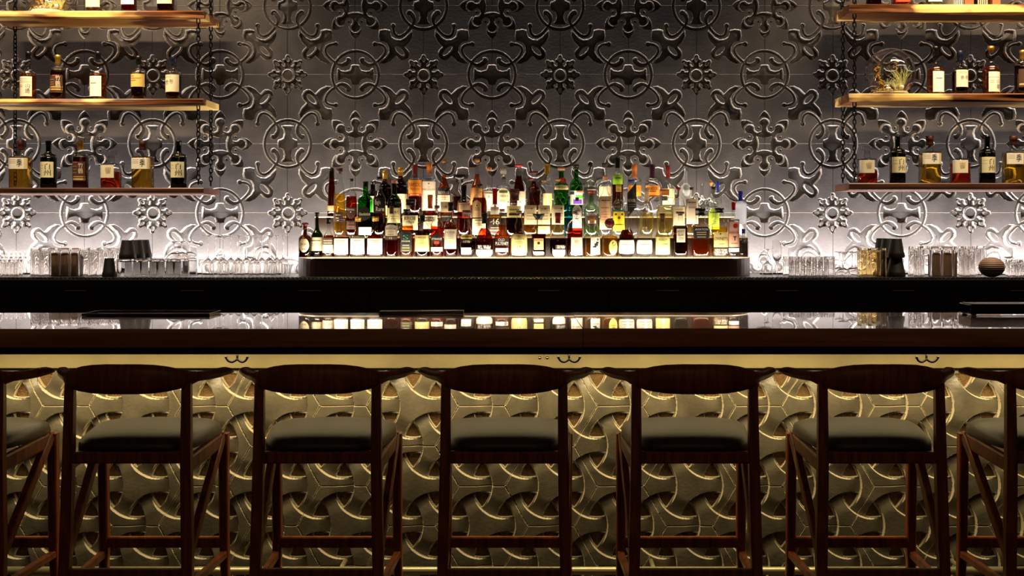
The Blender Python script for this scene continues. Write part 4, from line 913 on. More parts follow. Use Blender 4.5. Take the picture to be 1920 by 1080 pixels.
(862, 327, 3, 26, 'jar', 'c', 'dark', .55, 'wide', 'k', 15, [], 'cut-glass bottle with broad flat black stopper, unlabelled', 4),
(894.5, 298, 3, 26, 'orb', 'c', 'amber', .78, 'tcork', 'cork', 8, [(-12, 10, 352, 384, 'c48a4a', [('~', 370, 373, '6a3a14', -8, 4)])], 'long-necked bottle with orange-brown label, upper middle', 2),
(917, 313, 3.5, 24, 'long', 'c', None, 0, 'tcork', 'cork', 7, [(-11, 10, 358, 396, 'e6e0cc', [('8', 366, 372, '4a4436', -2, 2), ('~', 361, 364, '4a4436', -7, 7)] + rules([378, 383], -6, 6))], 'clear bottle with short cork and pale label reading 8', 2),
(944, 309, 3, 26, 'high', 'c', None, 0, 'pine', 'silver', 27, [(-12, 12, 353, 398, 'e2dcb0', [('#', 357, 362, '4a5a3a', -8, 8), ('TEQUILA', 366, 370, '3a3a28', -9, 9), ('FORTALEZA', 375, 379, '3a3a28', -10, 10)], 'arch')], 'tequila bottle with large textured pineapple-like stopper', 2),
(973, 308, 3, 26, 'cone', 'c', 'wine', .82, 'mush', 'red', 7, [(-3, 12.5, 359, 396, 'ece4c8', [('~', 366, 372, 'c0b490', 4, 8)])], 'cone-shaped bottle of deep red liqueur with red cap', 2),
(1001, 321, 3, 25, 'std', 'c', 'wine', .84, 'wide', 'brown', 9, [], 'bottle of deep red spirit with glass-like brown stopper', 2),
(1026, 308, 3.5, 25, 'std', 'c', None, 0, 'foil', 'gold', 19, [(-8, 9, 363, 400, 'e6cc92', [])], 'tall clear bottle with gold neck foil, behind three alike bottles', 2),
(1052.5, 314, 3, 29, 'std', 'g', None, 0, 'tcork', 'pink', 8, [(-4, 9, 333, 344, 'a01818', [('#', 336, 341, 'd04030', -1, 6)], 'round'), (-13, 13, 348, 356, 'c8b890', [('~', 350, 354, 'a03020', -9, 9)])], 'ribbed green gin bottle with round red seal on its shoulder', 2),
(1080.5, 308, 3.5, 25, 'std', 'g', None, 0, 'cyl', 'k', 9, [(-12, 12, 358, 384, 'dcd2c4', [('#', 359, 365, '2a2040', -12, -4), ('#', 366, 373, '4fbf30', -1, 11), ('#', 374, 383, '5a2aa0', -6, 10), ('#', 358, 361, 'b05030', 0, 11)])], 'plain bright green bottle with multicoloured patchwork label', 2),
(1107, 303, 3, 25, 'std', 'c', None, 0, 'ball', 'k', 10, [(-12, 12, 351, 382, '1c181a', [('~', 354, 358, 'c8c0b0', -6, 10)])], 'clear bottle with black ball stopper and black label', 2),
(1134, 306, 3.5, 25, 'std', 'c', None, 0, 'cyl', 'k', 7, [(-11, 11, 350, 372, 'e0d0b0', [])], 'clear long-necked bottle with little black cap, upper middle right', 2),
(1158, 295, 3, 22, 'std', 'c', 'dark', .55, 'foil', 'k', 20, [(-9.5, 9, 327, 346, '9ad030', [('#', 333, 336, '2a5a14', -5, 6)])], 'tall bottle with long black cap and lime-green shoulder label', 2),
(1189.5, 308, 3.5, 26, 'high', 'c', None, 0, 'foil', 'orange', 26, [(-12, 12.5, 348, 368, OR_, [('BARSOL', 351, 357, '9a4410', -10, 10), ('~', 358, 361, '9a4410', -6, 6)])], 'brandy bottle with orange neck and orange label, middle of three', 2),
(1223, 308, 3, 27, 'high', 'c', None, 0, 'foil', 'purple', 26, [(-12.5, 12.5, 348, 366, OR_, [('BARSOL', 351, 357, '5a1c10', -10.5, 10.5), ('~', 358, 361, '5a1c10', -6, 6)]), (-12.5, 12.5, 366, 369, '6a2a14', [])], 'brandy bottle with purple neck and orange label, rightmost of three', 2),
(1252.5, 310, 3.5, 26, 'orb', 'c', None, 0, 'foil', 'maroon', 24, [(-11, 12, 354, 384, 'e6cf9e', [('~', 368, 374, 'b07030', -6, 8)])], 'clear bottle with maroon neck foil and pale orange label', 2),
(1285.5, 315, 3, 24, 'deco', 'fr', None, 0, 'tcork', 'clear', 8, [(-7, 8, 346, 368, 'c8d0e0', [('#', 352, 364, '5a7ac0', -6, -3)], 'round')], 'frosted clear vodka bottle with pale blue round mark', 2),
(1316.5, 343, 3, 20, 'orb', 'c', None, 0, 'tcork', 'clear', 7, [], 'small empty-looking clear decanter with glass stopper', 2),
(1333, 340, 3.5, 17, 'orb', 'c', None, 0, 'tcork', 'cork', 9, [], 'slim clear bottle with pale cork stopper, upper right', 2),
(1346, 340, 3, 15, 'high', 'c', None, 0, 'foil', 'blue', 20, [], 'slim clear bottle with blue neck, upper right', 2),
]
for (px, top, row, wd, shp, g, lq, lv, cp, cc, chh, lbs, desc, sq) in T:
    b0 = pybase(row)
    o = make_bottle(px, top, b0, DR[row], wd, shp, g, lq, lv, cp, cc, chh, lbs, z0=ZR[row], square=sq)
    tag(o, desc, 'bottle', 'liquor bottles on the stepped display')

# --- bottles on the hanging shelves
SD = 7.42
def shelf_bottle(px, top, zs, wd, shp, g, lq, lv, cp, cc, chh, lbs, desc, grp, sq=2.0):
    b0 = VY + (CZ - zs) * F / SD
    o = make_bottle(px, top, b0, SD, wd, shp, g, lq, lv, cp, cc, chh, lbs, z0=zs + .0006, square=sq)
    tag(o, desc, 'bottle', grp)
L1, L2, L3 = LZ[0][0], LZ[1][0], LZ[2][0]; R1, R2, R3 = RZ[0][0], RZ[1][0], RZ[2][0]
gU, gM, gB = 'whisky bottles on the %s left shelf', 0, 0
INK = '2a2620'
def stroke_label(x0, x1, y0, y1, col, big, bx0, bx1, by0, by1, small=True, side=0):
    t_ = [(c, by0 + (by1 - by0) * i / len(big), by0 + (by1 - by0) * (i + .88) / len(big), '15120f', bx0, bx1) for i, c in enumerate(big)]
    return (x0, x1, y0, y1, col, t_ + (rules([y0 + 3, y0 + 5.5, y0 + 8], x0 + 2, x0 + (x1 - x0) * .42, '9a9080') if small else []))
top_grp = 'whisky bottles on the top left shelf'
shelf_bottle(177, -75, L1, 27, 'std', 'c', 'amber', .1, 'cyl', 'k', 14, [(-14, 13, -25, 15, CR, [('~', -2, 2, INK, -2, 1)])], 'cream-labelled bottle beside the glass globe, leftmost on the top left shelf', top_grp, 5)
shelf_bottle(242, -75, L1, 26, 'std', 'c', 'red', .6, 'cyl', 'k', 14, [(-13, 12, -25, 10, WH, [])], 'white-labelled red-brown bottle, middle one on the top left shelf', top_grp, 5)
shelf_bottle(311, -75, L1, 29, 'std', 'c', 'wine', .6, 'cyl', 'k', 14, [(-14, 14, -25, 9, CR, [('~', -4, 2, INK, 3, 7)])], 'dark red bottle with cream label, rightmost on the top left shelf', top_grp, 5)
g2 = 'whisky bottles on the middle left shelf'
shelf_bottle(53, 97, L2, 29, 'deco', 'c', 'amber', .62, 'cyl', 'k', 14, [(-15, 11, 145, 182, 'f0ead4', [('山', 158, 166, '3a342a', 1, 8), ('崎', 167, 177, '3a342a', 1, 8), ('~', 160, 162, 'a89c84', -12, -5), ('~', 163, 165, 'a89c84', -12, -5), ('#', 155, 155.8, 'a09880', -15, 11)] + rules([149, 152], -12, 5, 'b0a890'))], 'amber bottle with cream label, leftmost on middle left shelf', g2)
shelf_bottle(108.5, 103, L2, 28, 'high', 'c', 'dark', .66, 'foil', 'gold', 17, [(-13, 12, 142, 175, '4a3220', [('竹', 143, 152, 'e8dcc4', 1, 9), ('鶴', 153, 163, 'e8dcc4', 1, 9), ('#', 142, 144, 'b05030', -5, 7), ('#', 163, 166, 'c09a5a', -12, 12), ('#', 168, 170, 'd8b878', -12, 12)] + rules([150, 155, 159], -11, -2, 'c8a070'))], 'dark brown bottle with ribbed gold cap on middle left shelf', g2)
shelf_bottle(184, 97, L2, 30, 'deco', 'c', 'amber', .62, 'cyl', 'k', 14, [(-14, 10, 144, 182, 'fbf8f0', [('~', 156, 159, '4a4438', -9, 2)])], 'amber bottle with nearly blank white label on middle left shelf', g2)
shelf_bottle(260, 105, L2, 28, 'high', 'c', 'dark', .62, 'cyl', 'k', 16, [(-14, 13, 140, 164, 'd9c36c', [('PURE MALT', 147, 149.5, '5a4a1c', -12, 8), ('WHISKY', 151, 153.5, '5a4a1c', -12, 0), ('PURE', 143, 145.5, '5a4a1c', -12, -5)])], 'dark bottle with mustard-yellow label on middle left shelf', g2)
shelf_bottle(325.5, 104, L2, 29, 'high', 'c', 'dark', .62, 'cyl', 'navy', 18, [(-14.5, 12.5, 141.5, 173.5, 'ece2c0', [('余', 151, 160, '15120f', -12, -5), ('市', 150, 159, '15120f', -4, 3)] + rules([144, 146.5], -12, 0, 'a89c7a'))], 'dark bottle with navy cap and two inked characters, middle left shelf', g2)
g3 = 'whisky bottles on the bottom left shelf'
def key_bottle(px, zs, y, desc, grp):
    shelf_bottle(px, y - 92, zs, 37, 'box', 'c', 'gold', .76, 'cyl', 'brown', 17, [(-17.5, 18, y - 59, y - 38.5, 'f6f2e2', [('季', y - 57, y - 43, '15120f', -1, 9), ('#', y - 59, y - 38.5, 'd8c898', 12.5, 18)] + rules([y - 56, y - 53, y - 50], -15, -3, 'b0a484'))], desc, grp, 6)
def haku_bottle(px, zs, y, desc, grp):
    shelf_bottle(px, y - 92, zs, 29.5, 'high', 'dg', 'dark', .6, 'cyl', 'k', 8, [(-14.5, 12.5, y - 52, y - 22.5, 'eee8bc', [('白', y - 49, y - 38, '15120f', -1, 8), ('州', y - 37, y - 26, '15120f', -3, 9)] + rules([y - 46, y - 40], -12, -4, 'c0b884'))], desc, grp)
def hib_bottle(px, zs, y, liq, lv, desc, grp):
    shelf_bottle(px, y - 73, zs, 35, 'box', 'c', liq, lv, 'wide', 'clear', 13, [(-17, 10, y - 46, y - 22, 'f0e8cc', [('響', y - 42, y - 30, 'd0c090', -6, 5)])], desc, grp, 4)
key_bottle(39, L3, 356, 'square amber bottle with brush-drawn character, leftmost on bottom left shelf', g3)
haku_bottle(91, L3, 356, 'green bottle with two brush-drawn characters, between square and brown bottles, bottom left shelf', g3)
shelf_bottle(151, 264, L3, 29, 'high', 'c', 'dark', .66, 'foil', 'gold', 17, [(-13, 12, 304, 340, '4a3220', [('竹', 306, 315, 'e8dcc4', 1, 9), ('鶴', 316, 326, 'e8dcc4', 1, 9), ('#', 304, 306, 'b05030', -11, -1), ('#', 331, 333, 'c09a5a', -12, 12), ('#', 335, 338, 'd8b878', -12, 12)] + rules([312, 318, 324], -11, -2, 'c8a070'))], 'brown bottle with yellow cap and dark printed front, bottom left shelf', g3)
hib_bottle(208.5, L3, 356, 'orange', .5, 'low faceted decanter of red spirit with glass stopper, bottom left shelf', g3)
key_bottle(268, L3, 356, 'square amber bottle beside the faceted decanter, bottom left shelf', g3)
haku_bottle(335, L3, 356, 'green bottle with two brush-drawn characters beside the chains, bottom left shelf', g3)
g4 = 'whisky bottles on the middle right shelf'
shelf_bottle(1754, 87, R2, 31, 'deco', 'c', 'amber', .62, 'cyl', 'k', 16, [(-9, 15, 135, 174, 'fbf8f0', [('~', 147, 150, '4a4438', -3, 8)])], 'amber bottle with white label beside the glass globe at right', g4)
shelf_bottle(1800, 95, R2, 29, 'high', 'c', 'dark', .62, 'cyl', 'navy', 20, [(-10.5, 14, 132.5, 164.5, 'f0ead0', [('余', 143, 151, '15120f', -4, 3), ('市', 142, 151, '15120f', 5, 11)] + rules([136, 138], -6, 8, 'a89c7a'))], 'dark bottle with navy cap and inked cream label, middle right shelf', g4)
shelf_bottle(1858, 86, R2, 31, 'deco', 'c', 'amber', .62, 'tcork', 'gold', 13, [(-9, 16, 136, 173.5, 'f0ead4', [('山', 150, 158, '3a342a', 6, 13), ('崎', 159, 169, '3a342a', 6, 13), ('~', 152, 154, 'a89c84', -6, 1), ('~', 155, 157, 'a89c84', -6, 1), ('#', 146, 146.8, 'a09880', -9, 16)])], 'amber bottle with yellow cork top and cream label, middle right shelf', g4)
shelf_bottle(1917, 94, R2, 29, 'high', 'c', 'dark', .66, 'foil', 'gold', 17, [(-11, 13, 131, 165, '4a3220', [('竹', 134, 143, 'e8dcc4', 1, 9), ('鶴', 144, 154, 'e8dcc4', 1, 9), ('#', 158, 161, 'd8b878', -10, 12)])], 'brown bottle with gold top at the right edge, middle right shelf', g4)
g5 = 'whisky bottles on the bottom right shelf'
hib_bottle(1626, R3, 347, 'orange', .40, 'faceted decanter with glass stopper beside chains, leftmost on bottom right shelf', g5)
haku_bottle(1683, R3, 347, 'green bottle, left one of two on bottom right shelf', g5)
key_bottle(1743, R3, 347, 'square golden bottle between green bottle and red decanter, bottom right shelf', g5)
hib_bottle(1800, R3, 347, 'orange', .62, 'faceted red decanter between the square and green bottles, bottom right shelf', g5)
haku_bottle(1851, R3, 347, 'green bottle, right one of two on bottom right shelf', g5)
key_bottle(1900, R3, 347, 'square golden bottle at the right edge, bottom right shelf', g5)

# ------------------------------------------------------------------ glassware on the back counter
def shell(profile, wall=.0016):
    """thin-walled glass: outside profile (r, z) from rim to base, plus its inside"""
    inn = [(max(r - wall, .0006), z) for r, z in profile if r > .012]
    return profile, inn
def closed(m, name):
    """weld and orient a closed glass body"""
    me = m.mesh(name); bm = bmesh.new(); bm.from_mesh(me); bmesh.ops.remove_doubles(bm, verts=bm.verts, dist=1e-6)
    bmesh.ops.recalc_face_normals(bm, faces=bm.faces)
    for e in bm.edges:
        if len(e.link_faces) == 2 and e.calc_face_angle() > .6: e.smooth = False
    bm.to_mesh(me); bm.free(); return me
def glass_tumbler(R, h, ribs=0, draft=.92):
    """upside-down tumbler: mouth on the counter, thick base on top"""
    m = MB(); n = 24 if not ribs else ribs * 2
    m.lathe([(R - .0018, 0), (R, .001), (R * draft, h - .004), (R * draft * .96, h), (0.0, h), (0.0, h - .011), (R * draft * .8, h - .012), (R * draft - .0018, h - .018), (R - .0018, 0)], n=n)
    if ribs:
        for i, (x, y, z) in enumerate(m.v):
            r = math.hypot(x, y)
            if r > .01: k = 1 + .030 * (1 if i % 2 else -1); m.v[i] = (x * k, y * k, z)
    return closed(m, 'tumbler')
def wine_inv(R, h, bowl=.42):
    m = MB(); hb = h * bowl; sp = lambda q: [tuple(v) for v in smooth_pts(q, 3)]
    m.lathe(sp([(R * .92, .0005), (R, hb * .35), (R * .98, hb * .62), (R * .80, hb * .82), (R * .42, hb * .96), (.006, hb * 1.06)]) + [(.0042, hb * 1.2), (.0038, h * .88), (.006, h * .96), (R * .55, h * .985), (R * .95, h - .0015), (R * .95, h), (0.0, h)], n=22)
    m.lathe([(0.0, hb * .98)] + sp([(.002, hb * .98), (R * .38, hb * .93), (R * .78, hb * .80), (R * .98 - .0014, hb * .62), (R - .0014, hb * .35), (R * .92 - .0012, .0005)]) + [(R * .92, .0005)], n=22)
    return closed(m, 'wine_glass')
def coupe_inv(R, h):
    m = MB(); m.lathe([(R, 0), (R * .97, h * .10), (R * .78, h * .25), (R * .40, h * .34), (.006, h * .38), (.004, h * .50), (.004, h * .86), (.008, h * .94), (R * .70, h * .985), (R * .72, h), (0.0, h)], n=22)
    m.lathe([(0.0, h * .325), (R * .36, h * .31), (R * .75, h * .23), (R * .95, h * .09), (R - .0012, 0), (R, 0)], n=22); return closed(m, 'coupe')
def cordial(R, h):
    m = MB(); m.lathe([(R, 0), (R * .98, h * .1), (R * .34, h * .72), (R * .16, h * .78), (R * .22, h * .84), (R * .34, h * .92), (R * .22, h), (0.0, h)], n=18)
    m.lathe([(0.0, h * .7), (R * .30, h * .68), (R - .0014, h * .1), (R - .0012, 0), (R, 0)], n=18); return closed(m, 'cordial')
def tulip(R, h):
    m = MB(); m.lathe([(0.0, 0), (.030, 0), (.030, .0015), (.010, .004), (.0042, .012), (.0040, h * .30), (.008, h * .38), (R * .8, h * .50), (R, h * .66), (R * .92, h * .86), (R * .84, h)], n=22)
    m.lathe([(R * .84, h), (R * .84 - .0012, h), (R * .92 - .0013, h * .86), (R - .0013, h * .66), (R * .76, h * .52), (.004, h * .42), (0.0, h * .42)], n=22); return closed(m, 'tulip')
def put(me, name, px, D, zoff, label, cat, group, mat=None):
    if not me.materials: me.materials.append(mat or GLASSR)
    o = bpy.data.objects.new(name, me); COL.objects.link(o); o.location = (XX(px, D), D, ZC + .0006 + zoff)
    o.rotation_euler = (0, 0, random.uniform(0, 3)); tag(o, label, cat, group); return o
tall = glass_tumbler(.0285, .172); rocks = glass_tumbler(.046, .107, draft=.90); wine = wine_inv(.037, .250); coupe = coupe_inv(.044, .105)
for r, D in enumerate((7.25, 7.311, 7.372)):
    for k in range(11):
        px = 66 + k * 18.4 + r * 2 - (r == 0) * 0
        if px > (193 if r == 0 else 221): continue
        if r and 92 < px < 156: continue
        put(tall, 'tall_tumbler', px, D, 0, 'clear tall tumbler upside down in the cluster left of the black tins', 'glass', 'tall tumblers at left')
kb = wood('reflection_brown', '5e4633', '7d5f45', rough=.6, axis=2)
def reflection_block(px, D, hw, hd, h, label):  # solid block added in place of the amber room reflection in the glasses
    t = tag(empty('room_reflection_block', (XX(px, D), D, ZC + .0006)), label, 'box')
    m = MB(); m.box(-hw, hw, -hd, hd, 0, h - .012); m.build('body', kb, t, bevel=.002)
    m = MB(); m.box(-hw - .002, hw + .002, -hd - .002, hd + .002, h - .0118, h); m.build('block_top', kb, t, bevel=.002)
reflection_block(124, 7.345, .080, .045, .150, 'brown block imitating a room reflection among the tall tumblers at left')
reflection_block(1768, 7.330, .074, .035, .158, 'brown block imitating a room reflection behind the tall tumblers at right')
for px, D in ((4, 7.46), (21, 7.46), (38, 7.46), (-6, 7.53), (12, 7.53), (30, 7.53), (47, 7.53)):
    put(bpy.data.meshes.get('cordial') or cordial(.024, .150), 'cordial_glass', px, D, 0, 'small conical stemmed glass upside down at the far left', 'glass', 'small conical glasses at far left')
short = glass_tumbler(.025, .098); short.name = 'short_tumbler'
for px, D in ((2, 7.38), (18, 7.38), (34, 7.38), (-8, 7.31), (10, 7.31), (27, 7.31)):
    put(short, 'short_tumbler', px, D, 0, 'small clear tumbler upside down left of the tall tumblers', 'glass', 'short tumblers at far left')
for r, D in enumerate((7.205, 7.300, 7.393)):
    for k in range(4):
        put(rocks, 'rocks_glass', 233 + 31 * k + 15 * r, D, 0, 'clear low rocks glass upside down, around and under the black tins at left', 'glass', 'rocks glasses at left')
for px, D in ((326, 7.205), (341, 7.300), (356, 7.393), (310, 7.300), (325, 7.393)):
    if px in (310, 325): continue
    put(coupe, 'coupe_glass', px, D, .1080, 'small clear coupe upside down on top of the rocks glasses at left', 'glass', 'coupes on the rocks glasses')
for row, D in (((390, 419, 448, 477, 507), 7.20), ((404, 433, 462, 491, 519), 7.288), ((418, 447, 476, 505, 531), 7.376)):
    for px in row: put(wine, 'wine_glass', px, D, 0, 'clear stemmed wine glass upside down in the cluster left of the bottle display', 'glass', 'wine glasses at left')
# black shaker tins
def tin(R, h, px, D, zoff, label):
    t = empty('shaker_tin', (XX(px, D), D, ZC + .0006 + zoff))
    m = MB(); m.lathe([(R, 0), (R * 1.0, .002), (R * .97, h * .25), (R * .93, h * .28), (R * .66, h - .002), (R * .64, h), (.0006, h)], n=28); m.lathe([(R - .002, 0), (R * .62, h - .004), (.0006, h - .004)], n=20)
    m.build('cup', BLACK, t)
    m = MB(); m.lathe([(R * 1.001, .002), (R * 1.012, .006), (R * .992, h * .24), (R * .975, h * .255)], n=28); m.build('rim_band', pbr('satin_black', '1a1818', rough=.4), t)
    tag(t, label, 'shaker tin', 'black shaker tins')
tin(.051, .112, 239, 7.205, .1080, 'black shaker tin on the rocks glasses, front of the three at left')
tin(.050, .112, 256, 7.300, .1080, 'black shaker tin on the rocks glasses, middle of the three at left')
tin(.050, .112, 269, 7.393, .1080, 'black shaker tin on the rocks glasses, rear of the three at left')
tin(.041, .112, 205, 7.196, 0, 'black shaker tin standing on the counter between tall tumblers and rocks glasses')
for px, D, nm in ((1680, 7.20, 'front'), (1664, 7.307, 'middle'), (1653, 7.412, 'rear')):
    tin(.055 if D < 7.25 else .050, .114, px, D, 0, 'lower black shaker tin of the %s stack at right' % nm)
    tin(.051 if D < 7.25 else .048, .114, px, D, .1146, 'upper black shaker tin of the %s stack at right' % nm)
# right-hand glassware
tulipm = tulip(.030, .220); put(tulipm, 'stemmed_glass', 1457, 7.28, 0, 'single clear stemmed glass standing upright right of the bottle display', 'glass', None)
wine2 = wine_inv(.034, .165, .5); wine2.name = 'low_wine_glass'
put(wine2, 'wine_glass', 1439, 7.33, 0, 'low clear wine glass upside down between bottle display and upright glass', 'glass', None)
ribm = glass_tumbler(.032, .120, ribs=14, draft=.95); ribm.name = 'ribbed_tumbler'
for row, D in (((1489, 1511, 1533, 1555), 7.20), ((1478, 1500, 1522, 1544), 7.272), ((1489, 1511, 1533, 1555), 7.344)):
    for px in row: put(ribm, 'ribbed_tumbler', px, D, 0, 'clear ribbed tumbler upside down right of the upright stemmed glass', 'glass', 'ribbed tumblers at right')
coupe2 = coupe_inv(.046, .148); coupe2.name = 'tall_coupe'
for px, D in ((1581, 7.215), (1598, 7.315), (1574, 7.405), (1604, 7.412)):
    put(coupe2, 'coupe_glass', px, D, 0, 'clear coupe upside down between the ribbed tumblers and black tins', 'glass', 'coupes at right')
AMBG = GLASSA
hb = glass_tumbler(.028, .172, ribs=12, draft=.96); hb.name = 'amber_highball'
for px, D in ((1616, 7.20), (1635, 7.20), (1653, 7.195), (1624, 7.262), (1642, 7.262)):
    put(hb, 'highball_glass', px, D, 0, 'amber-tinted ribbed highball upside down beside the black tins at right', 'glass', 'amber highballs at right', AMBG)
tall2 = glass_tumbler(.0320, .182); tall2.name = 'tall_tumbler_right'
for r, (D, off) in enumerate(((7.205, 0), (7.275, 10), (7.345, 0), (7.415, 10))):
    for k in range(7):
        px = 1713 + 21.2 * k + off
        if px > (1826, 1822, 1842, 1842)[r] or (r in (1, 2, 3) and 1730 < px < 1806): continue
        put(tall2, 'tall_tumbler', px, D, 0, 'clear tall tumbler upside down between the black tins and ribbed ball', 'glass', 'tall tumblers at right')
short2 = glass_tumbler(.030, .100, draft=.94); short2.name = 'short_tumbler_right'
for px, D in ((1900, 7.24), (1920, 7.24), (1895, 7.31), (1915, 7.31), (1935, 7.31), (1905, 7.38), (1925, 7.38), (1880, 7.38)):
    put(short2, 'short_tumbler', px, D, 0, 'small clear tumbler upside down right of the ribbed ball', 'glass', 'short tumblers at far right')
m = MB(); prof = [(.0006, 0), (.020, 0)]
for i in range(1, 90):
    ph = PI * (.1 + .86 * i / 90); r = .076 * math.sin(ph); z = .058 - .060 * math.cos(ph)
    prof.append((r * (1 + .022 * math.cos(i * 2 * PI / 6.0)), max(z, .0)))
prof += [(.012, .116), (.0006, .116)]
m.lathe(prof, n=40); o = m.build('ribbed_ball', pbr('ribbed_clay', '94796c', rough=.55), loc=(XX(1860, 7.19), 7.195, ZC + .0006)); tag(o, 'squat brown ball with horizontal ribs sitting on the counter at far right', 'ornament')

# small rolled bar cloth in front of the wine glasses
m = MB(); m.tube([(XX(333, 7.05), 7.07, ZC + .017), (XX(352, 7.06), 7.085, ZC + .017), (XX(372, 7.08), 7.10, ZC + .017)], [.004, .006, .004], 8)
tag(m.build('glass_stirrer', GLASSC), 'short clear glass rod lying in front of the rocks glasses at left', 'stirrer')

# ------------------------------------------------------------------ glass globe terrariums
def leaf_strand(mb, p, d, L, r, rg, curl=1.0, n=7):
    pts = []; q = Vector(p); d = Vector(d).normalized(); side = Vector((rg.uniform(-1, 1), rg.uniform(-1, 1), rg.uniform(-.6, .3)))
    for i in range(n):
        pts.append(q.copy()); q = q + d * (L / n); d = (d + side * .14 * curl).normalized()
    mb.tube(pts, [r * (1 - i / n * .85) for i in range(n)], 4)
GLOBE = glassy('globe_glass', (.97, .965, .95), .45, 2.6)
def terrarium(px, zs, label):
    R = .156; D = 7.478; t = empty('glass_terrarium', (XX(px, D), D, zs + .0006)); rg = random.Random(px)
    cz = R * .93; nu, nv = 40, 30; mb = MB(); vs = []; fs = []
    ax = Vector((-.12, -1, .05)).normalized(); xq = ax.cross(Vector((0, 0, 1))).normalized(); yq = xq.cross(ax)
    for i in range(nv + 1):
        ph = math.radians(20) + (PI - math.radians(20)) * i / nv
        for k in range(nu):
            th = 2 * PI * k / nu; v = ax * math.cos(ph) + (xq * math.cos(th) + yq * math.sin(th)) * math.sin(ph)
            p = v * R + Vector((0, 0, cz)); p.z = max(p.z, 0); vs.append(p)
    for i in range(nv):
        for k in range(nu): fs.append((i * nu + k, i * nu + (k + 1) % nu, (i + 1) * nu + (k + 1) % nu, (i + 1) * nu + k))
    mb.add(vs, fs, True); mb.build('globe', GLOBE, t)
    mb = MB(); c = [vs[k] for k in range(nu)]; mb.tube(c, .0022, 6, closed=True); mb.build('rim', GLASSC, t)
    mb = MB(); mb.lathe([(.0006, .003), (.085, .003), (.112, .016), (.105, .026), (.05, .030), (.0006, .031)], n=28); s = mb.build('sand', pbr('pale_sand', 'f4e8c8', rough=.9, noise=.25, nscale=200, bump=.6, bscale=300), t); tag(s, kind='stuff')
    mb = MB()
    for k in range(90):
        a_ = rg.uniform(0, 2 * PI); r_ = rg.uniform(.02, .108); x = r_ * math.cos(a_) - .01; y = r_ * math.sin(a_) * .8; mb.sphere((x, y, .034 + rg.uniform(-.004, .01)), rg.uniform(.004, .010), 6, 4)
    o = mb.build('moss', pbr('dry_moss', 'b59a48', rough=.9, noise=.4, nscale=120), t); tag(o, kind='stuff')
    mb = MB()
    for cx, cy, cz_, rr, nn in ((-.085, 0, .165, .022, 34), (-.075, .01, .125, .024, 34), (-.058, 0, .085, .026, 34), (-.045, -.01, .055, .028, 30)):
        for k in range(nn):
            v = Vector((rg.gauss(0, 1), rg.gauss(0, 1), rg.gauss(0, 1))).normalized() * rr * rg.uniform(.5, 1); mb.sphere((cx + v.x, cy + v.y, cz_ + v.z), rg.uniform(.004, .0075), 6, 4)
    mb.tube([(-.03, 0, .03), (-.05, 0, .08), (-.07, .01, .13), (-.084, 0, .165)], .003, 5); mb.build('dried_flower', pbr('dry_flower', 'b08a3c', rough=.9, noise=.4, nscale=150), t)
    green = pbr('air_plant_green', 'ccd08a', rough=.6)
    for cx, cy, n_, L in ((.11, .0, 34, .21), (.075, -.02, 22, .15), (.03, -.03, 20, .09), (-.03, -.02, 12, .10)):
        mb = MB()
        for k in range(n_):
            a_ = rg.uniform(0, 2 * PI); leaf_strand(mb, (cx * .7, cy, .035), (math.cos(a_) * .32 - cx * 1.2, math.sin(a_) * .28, 1), L * rg.uniform(.6, 1.0), .0024, rg, curl=1.0)
        mb.build('air_plant', green, t)
    mb = MB(); mb.tube([(.03, 0, .04), (.035, 0, .12), (.038, 0, .20)], .002, 5)
    for k in range(26): mb.sphere((.038 + rg.gauss(0, .007), rg.gauss(0, .007), .20 + rg.uniform(-.035, .03)), .0045, 6, 4)
    mb.build('plant_tuft', pbr('dry_flower', 'b08a3c'), t)
    mb = MB(); mb.sphere((-.025, -.045, .045), .017, 12, 8, sz=.6); mb.build('white_stone', pbr('white_stone', 'f2efe6', rough=.6), t)
    mb = MB(); mb.sphere((.062, -.04, .054), .013, 12, 8); mb.build('white_stone', pbr('white_stone', 'f2efe6'), t)
    tag(t, label, 'terrarium', 'glass globe terrariums'); return t
terrarium(1669, R2, 'round glass globe with air plants and moss on the middle right shelf')
terrarium(92, L1, 'round glass globe with pale moss on the top left shelf, mostly out of frame')

# ------------------------------------------------------------------ top right shelf: bottles and books
g6 = 'bottles on the top right shelf'
shelf_bottle(1638, -80, R1, 26, 'std', 'c', 'wine', .6, 'cyl', 'k', 12, [(-13, 12, -50, -8, '2a1a12', [])], 'dark red bottle, leftmost on the top right shelf', g6, 5)
shelf_bottle(1690, -80, R1, 30, 'std', 'c', 'orange', .6, 'cyl', 'k', 12, [(-14, 14, -50, 6, 'b03a1c', [])], 'bottle with orange-red label on the top right shelf', g6, 5)
shelf_bottle(1751, -80, R1, 27, 'std', 'c', 'pale', .6, 'cyl', 'k', 12, [(-13, 13, -50, 5, WH, [])], 'bottle with white label on the top right shelf', g6, 5)
def book(px, w_, h, col, label, stripes=None, tilt=0):
    D = 7.40; k = D / F; hw = w_ * k / 2; t = empty('book', (XX(px, D), D, R1 + .0008)); cm = pbr('cover_' + col, col, rough=.5)
    m = MB(); m.box(-hw, hw, -.004, 0, 0, h); m.box(-hw, -hw + .002, 0, .15, 0, h); m.box(hw - .002, hw, 0, .15, 0, h); mats = [cm]
    if stripes:
        mats.append(pbr('cover_' + stripes, stripes, rough=.5)); m.cur = 1; n_ = 5
        for i in range(n_):
            x = -hw + 2 * hw * (i + .25) / n_; m.box(x, x + hw * .2, -.0048, -.004, .002, h - .002)
        m.cur = 0
    m.build('cover', mats, t); m = MB(); m.box(-hw + .0022, hw - .0022, .001, .146, .003, h - .003); m.build('pages', pbr('book_pages', 'd8cdb0', rough=.8), t)
    tag(t, label, 'book', 'books on the top right shelf')
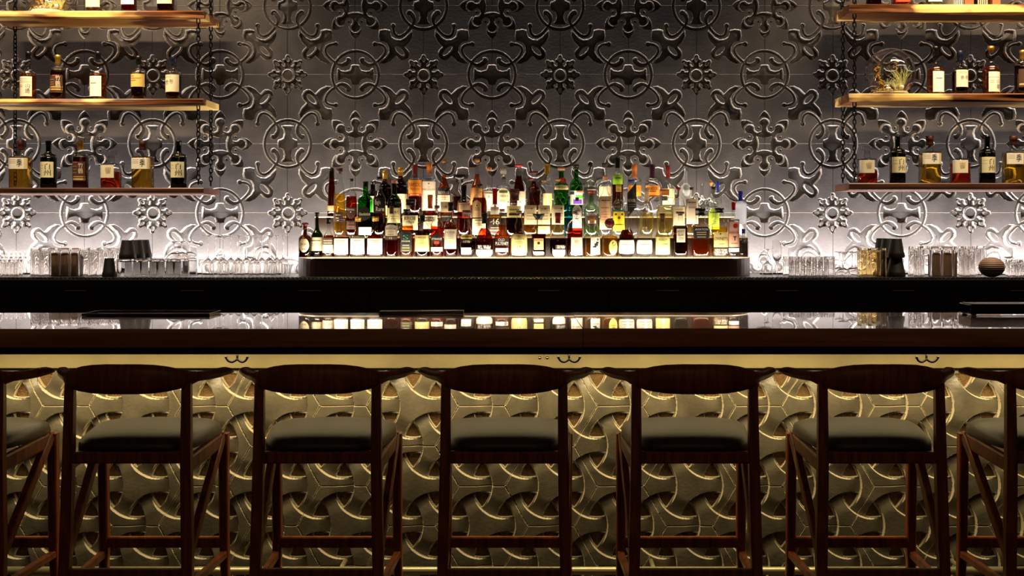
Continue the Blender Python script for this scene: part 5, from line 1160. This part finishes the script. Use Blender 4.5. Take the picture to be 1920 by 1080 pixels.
book(1797, 17, .23, 'e8e2d4', 'white book with black zebra stripes on the top right shelf', '141210')
book(1817, 17, .22, 'a8562c', 'orange-brown book beside the zebra-striped book, top right shelf')
book(1842, 20, .24, '1c1814', 'black book with cream stripes between two orange ones, top right shelf', 'c8b890')
book(1868, 15, .22, 'b0602f', 'orange-brown book right of the cream-striped book, top right shelf')

# each glass is told apart by its row and its place in that row
ORD = ['first', 'second', 'third', 'fourth', 'fifth', 'sixth', 'seventh', 'eighth', 'ninth', 'tenth', 'eleventh', 'twelfth']
ROWS = {1: ['only'], 2: ['front', 'rear'], 3: ['front', 'middle', 'rear'], 4: ['front', 'second', 'third', 'rear']}
WHAT = {'tall tumblers at left': 'clear tall tumbler, {o} from left, {r} row, cluster left of the black tins',
        'tall tumblers at right': 'clear tall tumbler, {o} from left, {r} row, between black tins and ribbed ball',
        'small conical glasses at far left': 'small conical glass, {o} from left, {r} row, behind the short tumblers at far left',
        'short tumblers at far left': 'short clear tumbler, {o} from left, {r} row, left of the tall tumblers',
        'rocks glasses at left': 'low rocks glass, {o} from left, {r} row, around the black tins at left',
        'coupes on the rocks glasses': 'small clear coupe, {o} from left, standing upside down on the rocks glasses',
        'wine glasses at left': 'upside-down wine glass, {o} from left, {r} row, left of the bottle display',
        'ribbed tumblers at right': 'ribbed tumbler, {o} from left, {r} row, right of the upright stemmed glass',
        'coupes at right': 'clear coupe, {o} from left, upside down between ribbed tumblers and amber highballs',
        'amber highballs at right': 'amber ribbed highball, {o} from left, {r} row, beside the black tins',
        'short tumblers at far right': 'short clear tumbler, {o} from left, {r} row, right of the ribbed ball'}
for g, pat in WHAT.items():
    obs = [o for o in COL.objects if o.get('group') == g]
    rows = sorted({round(o.location.y, 2) for o in obs}) if '{r}' in pat else [None]
    for i, ry in enumerate(rows):
        rr = sorted([o for o in obs if ry is None or round(o.location.y, 2) == ry], key=lambda o: o.location.x)
        for k, o in enumerate(rr): o['label'] = pat.format(o=ORD[k], r=ROWS[len(rows)][i] if ry is not None else '')
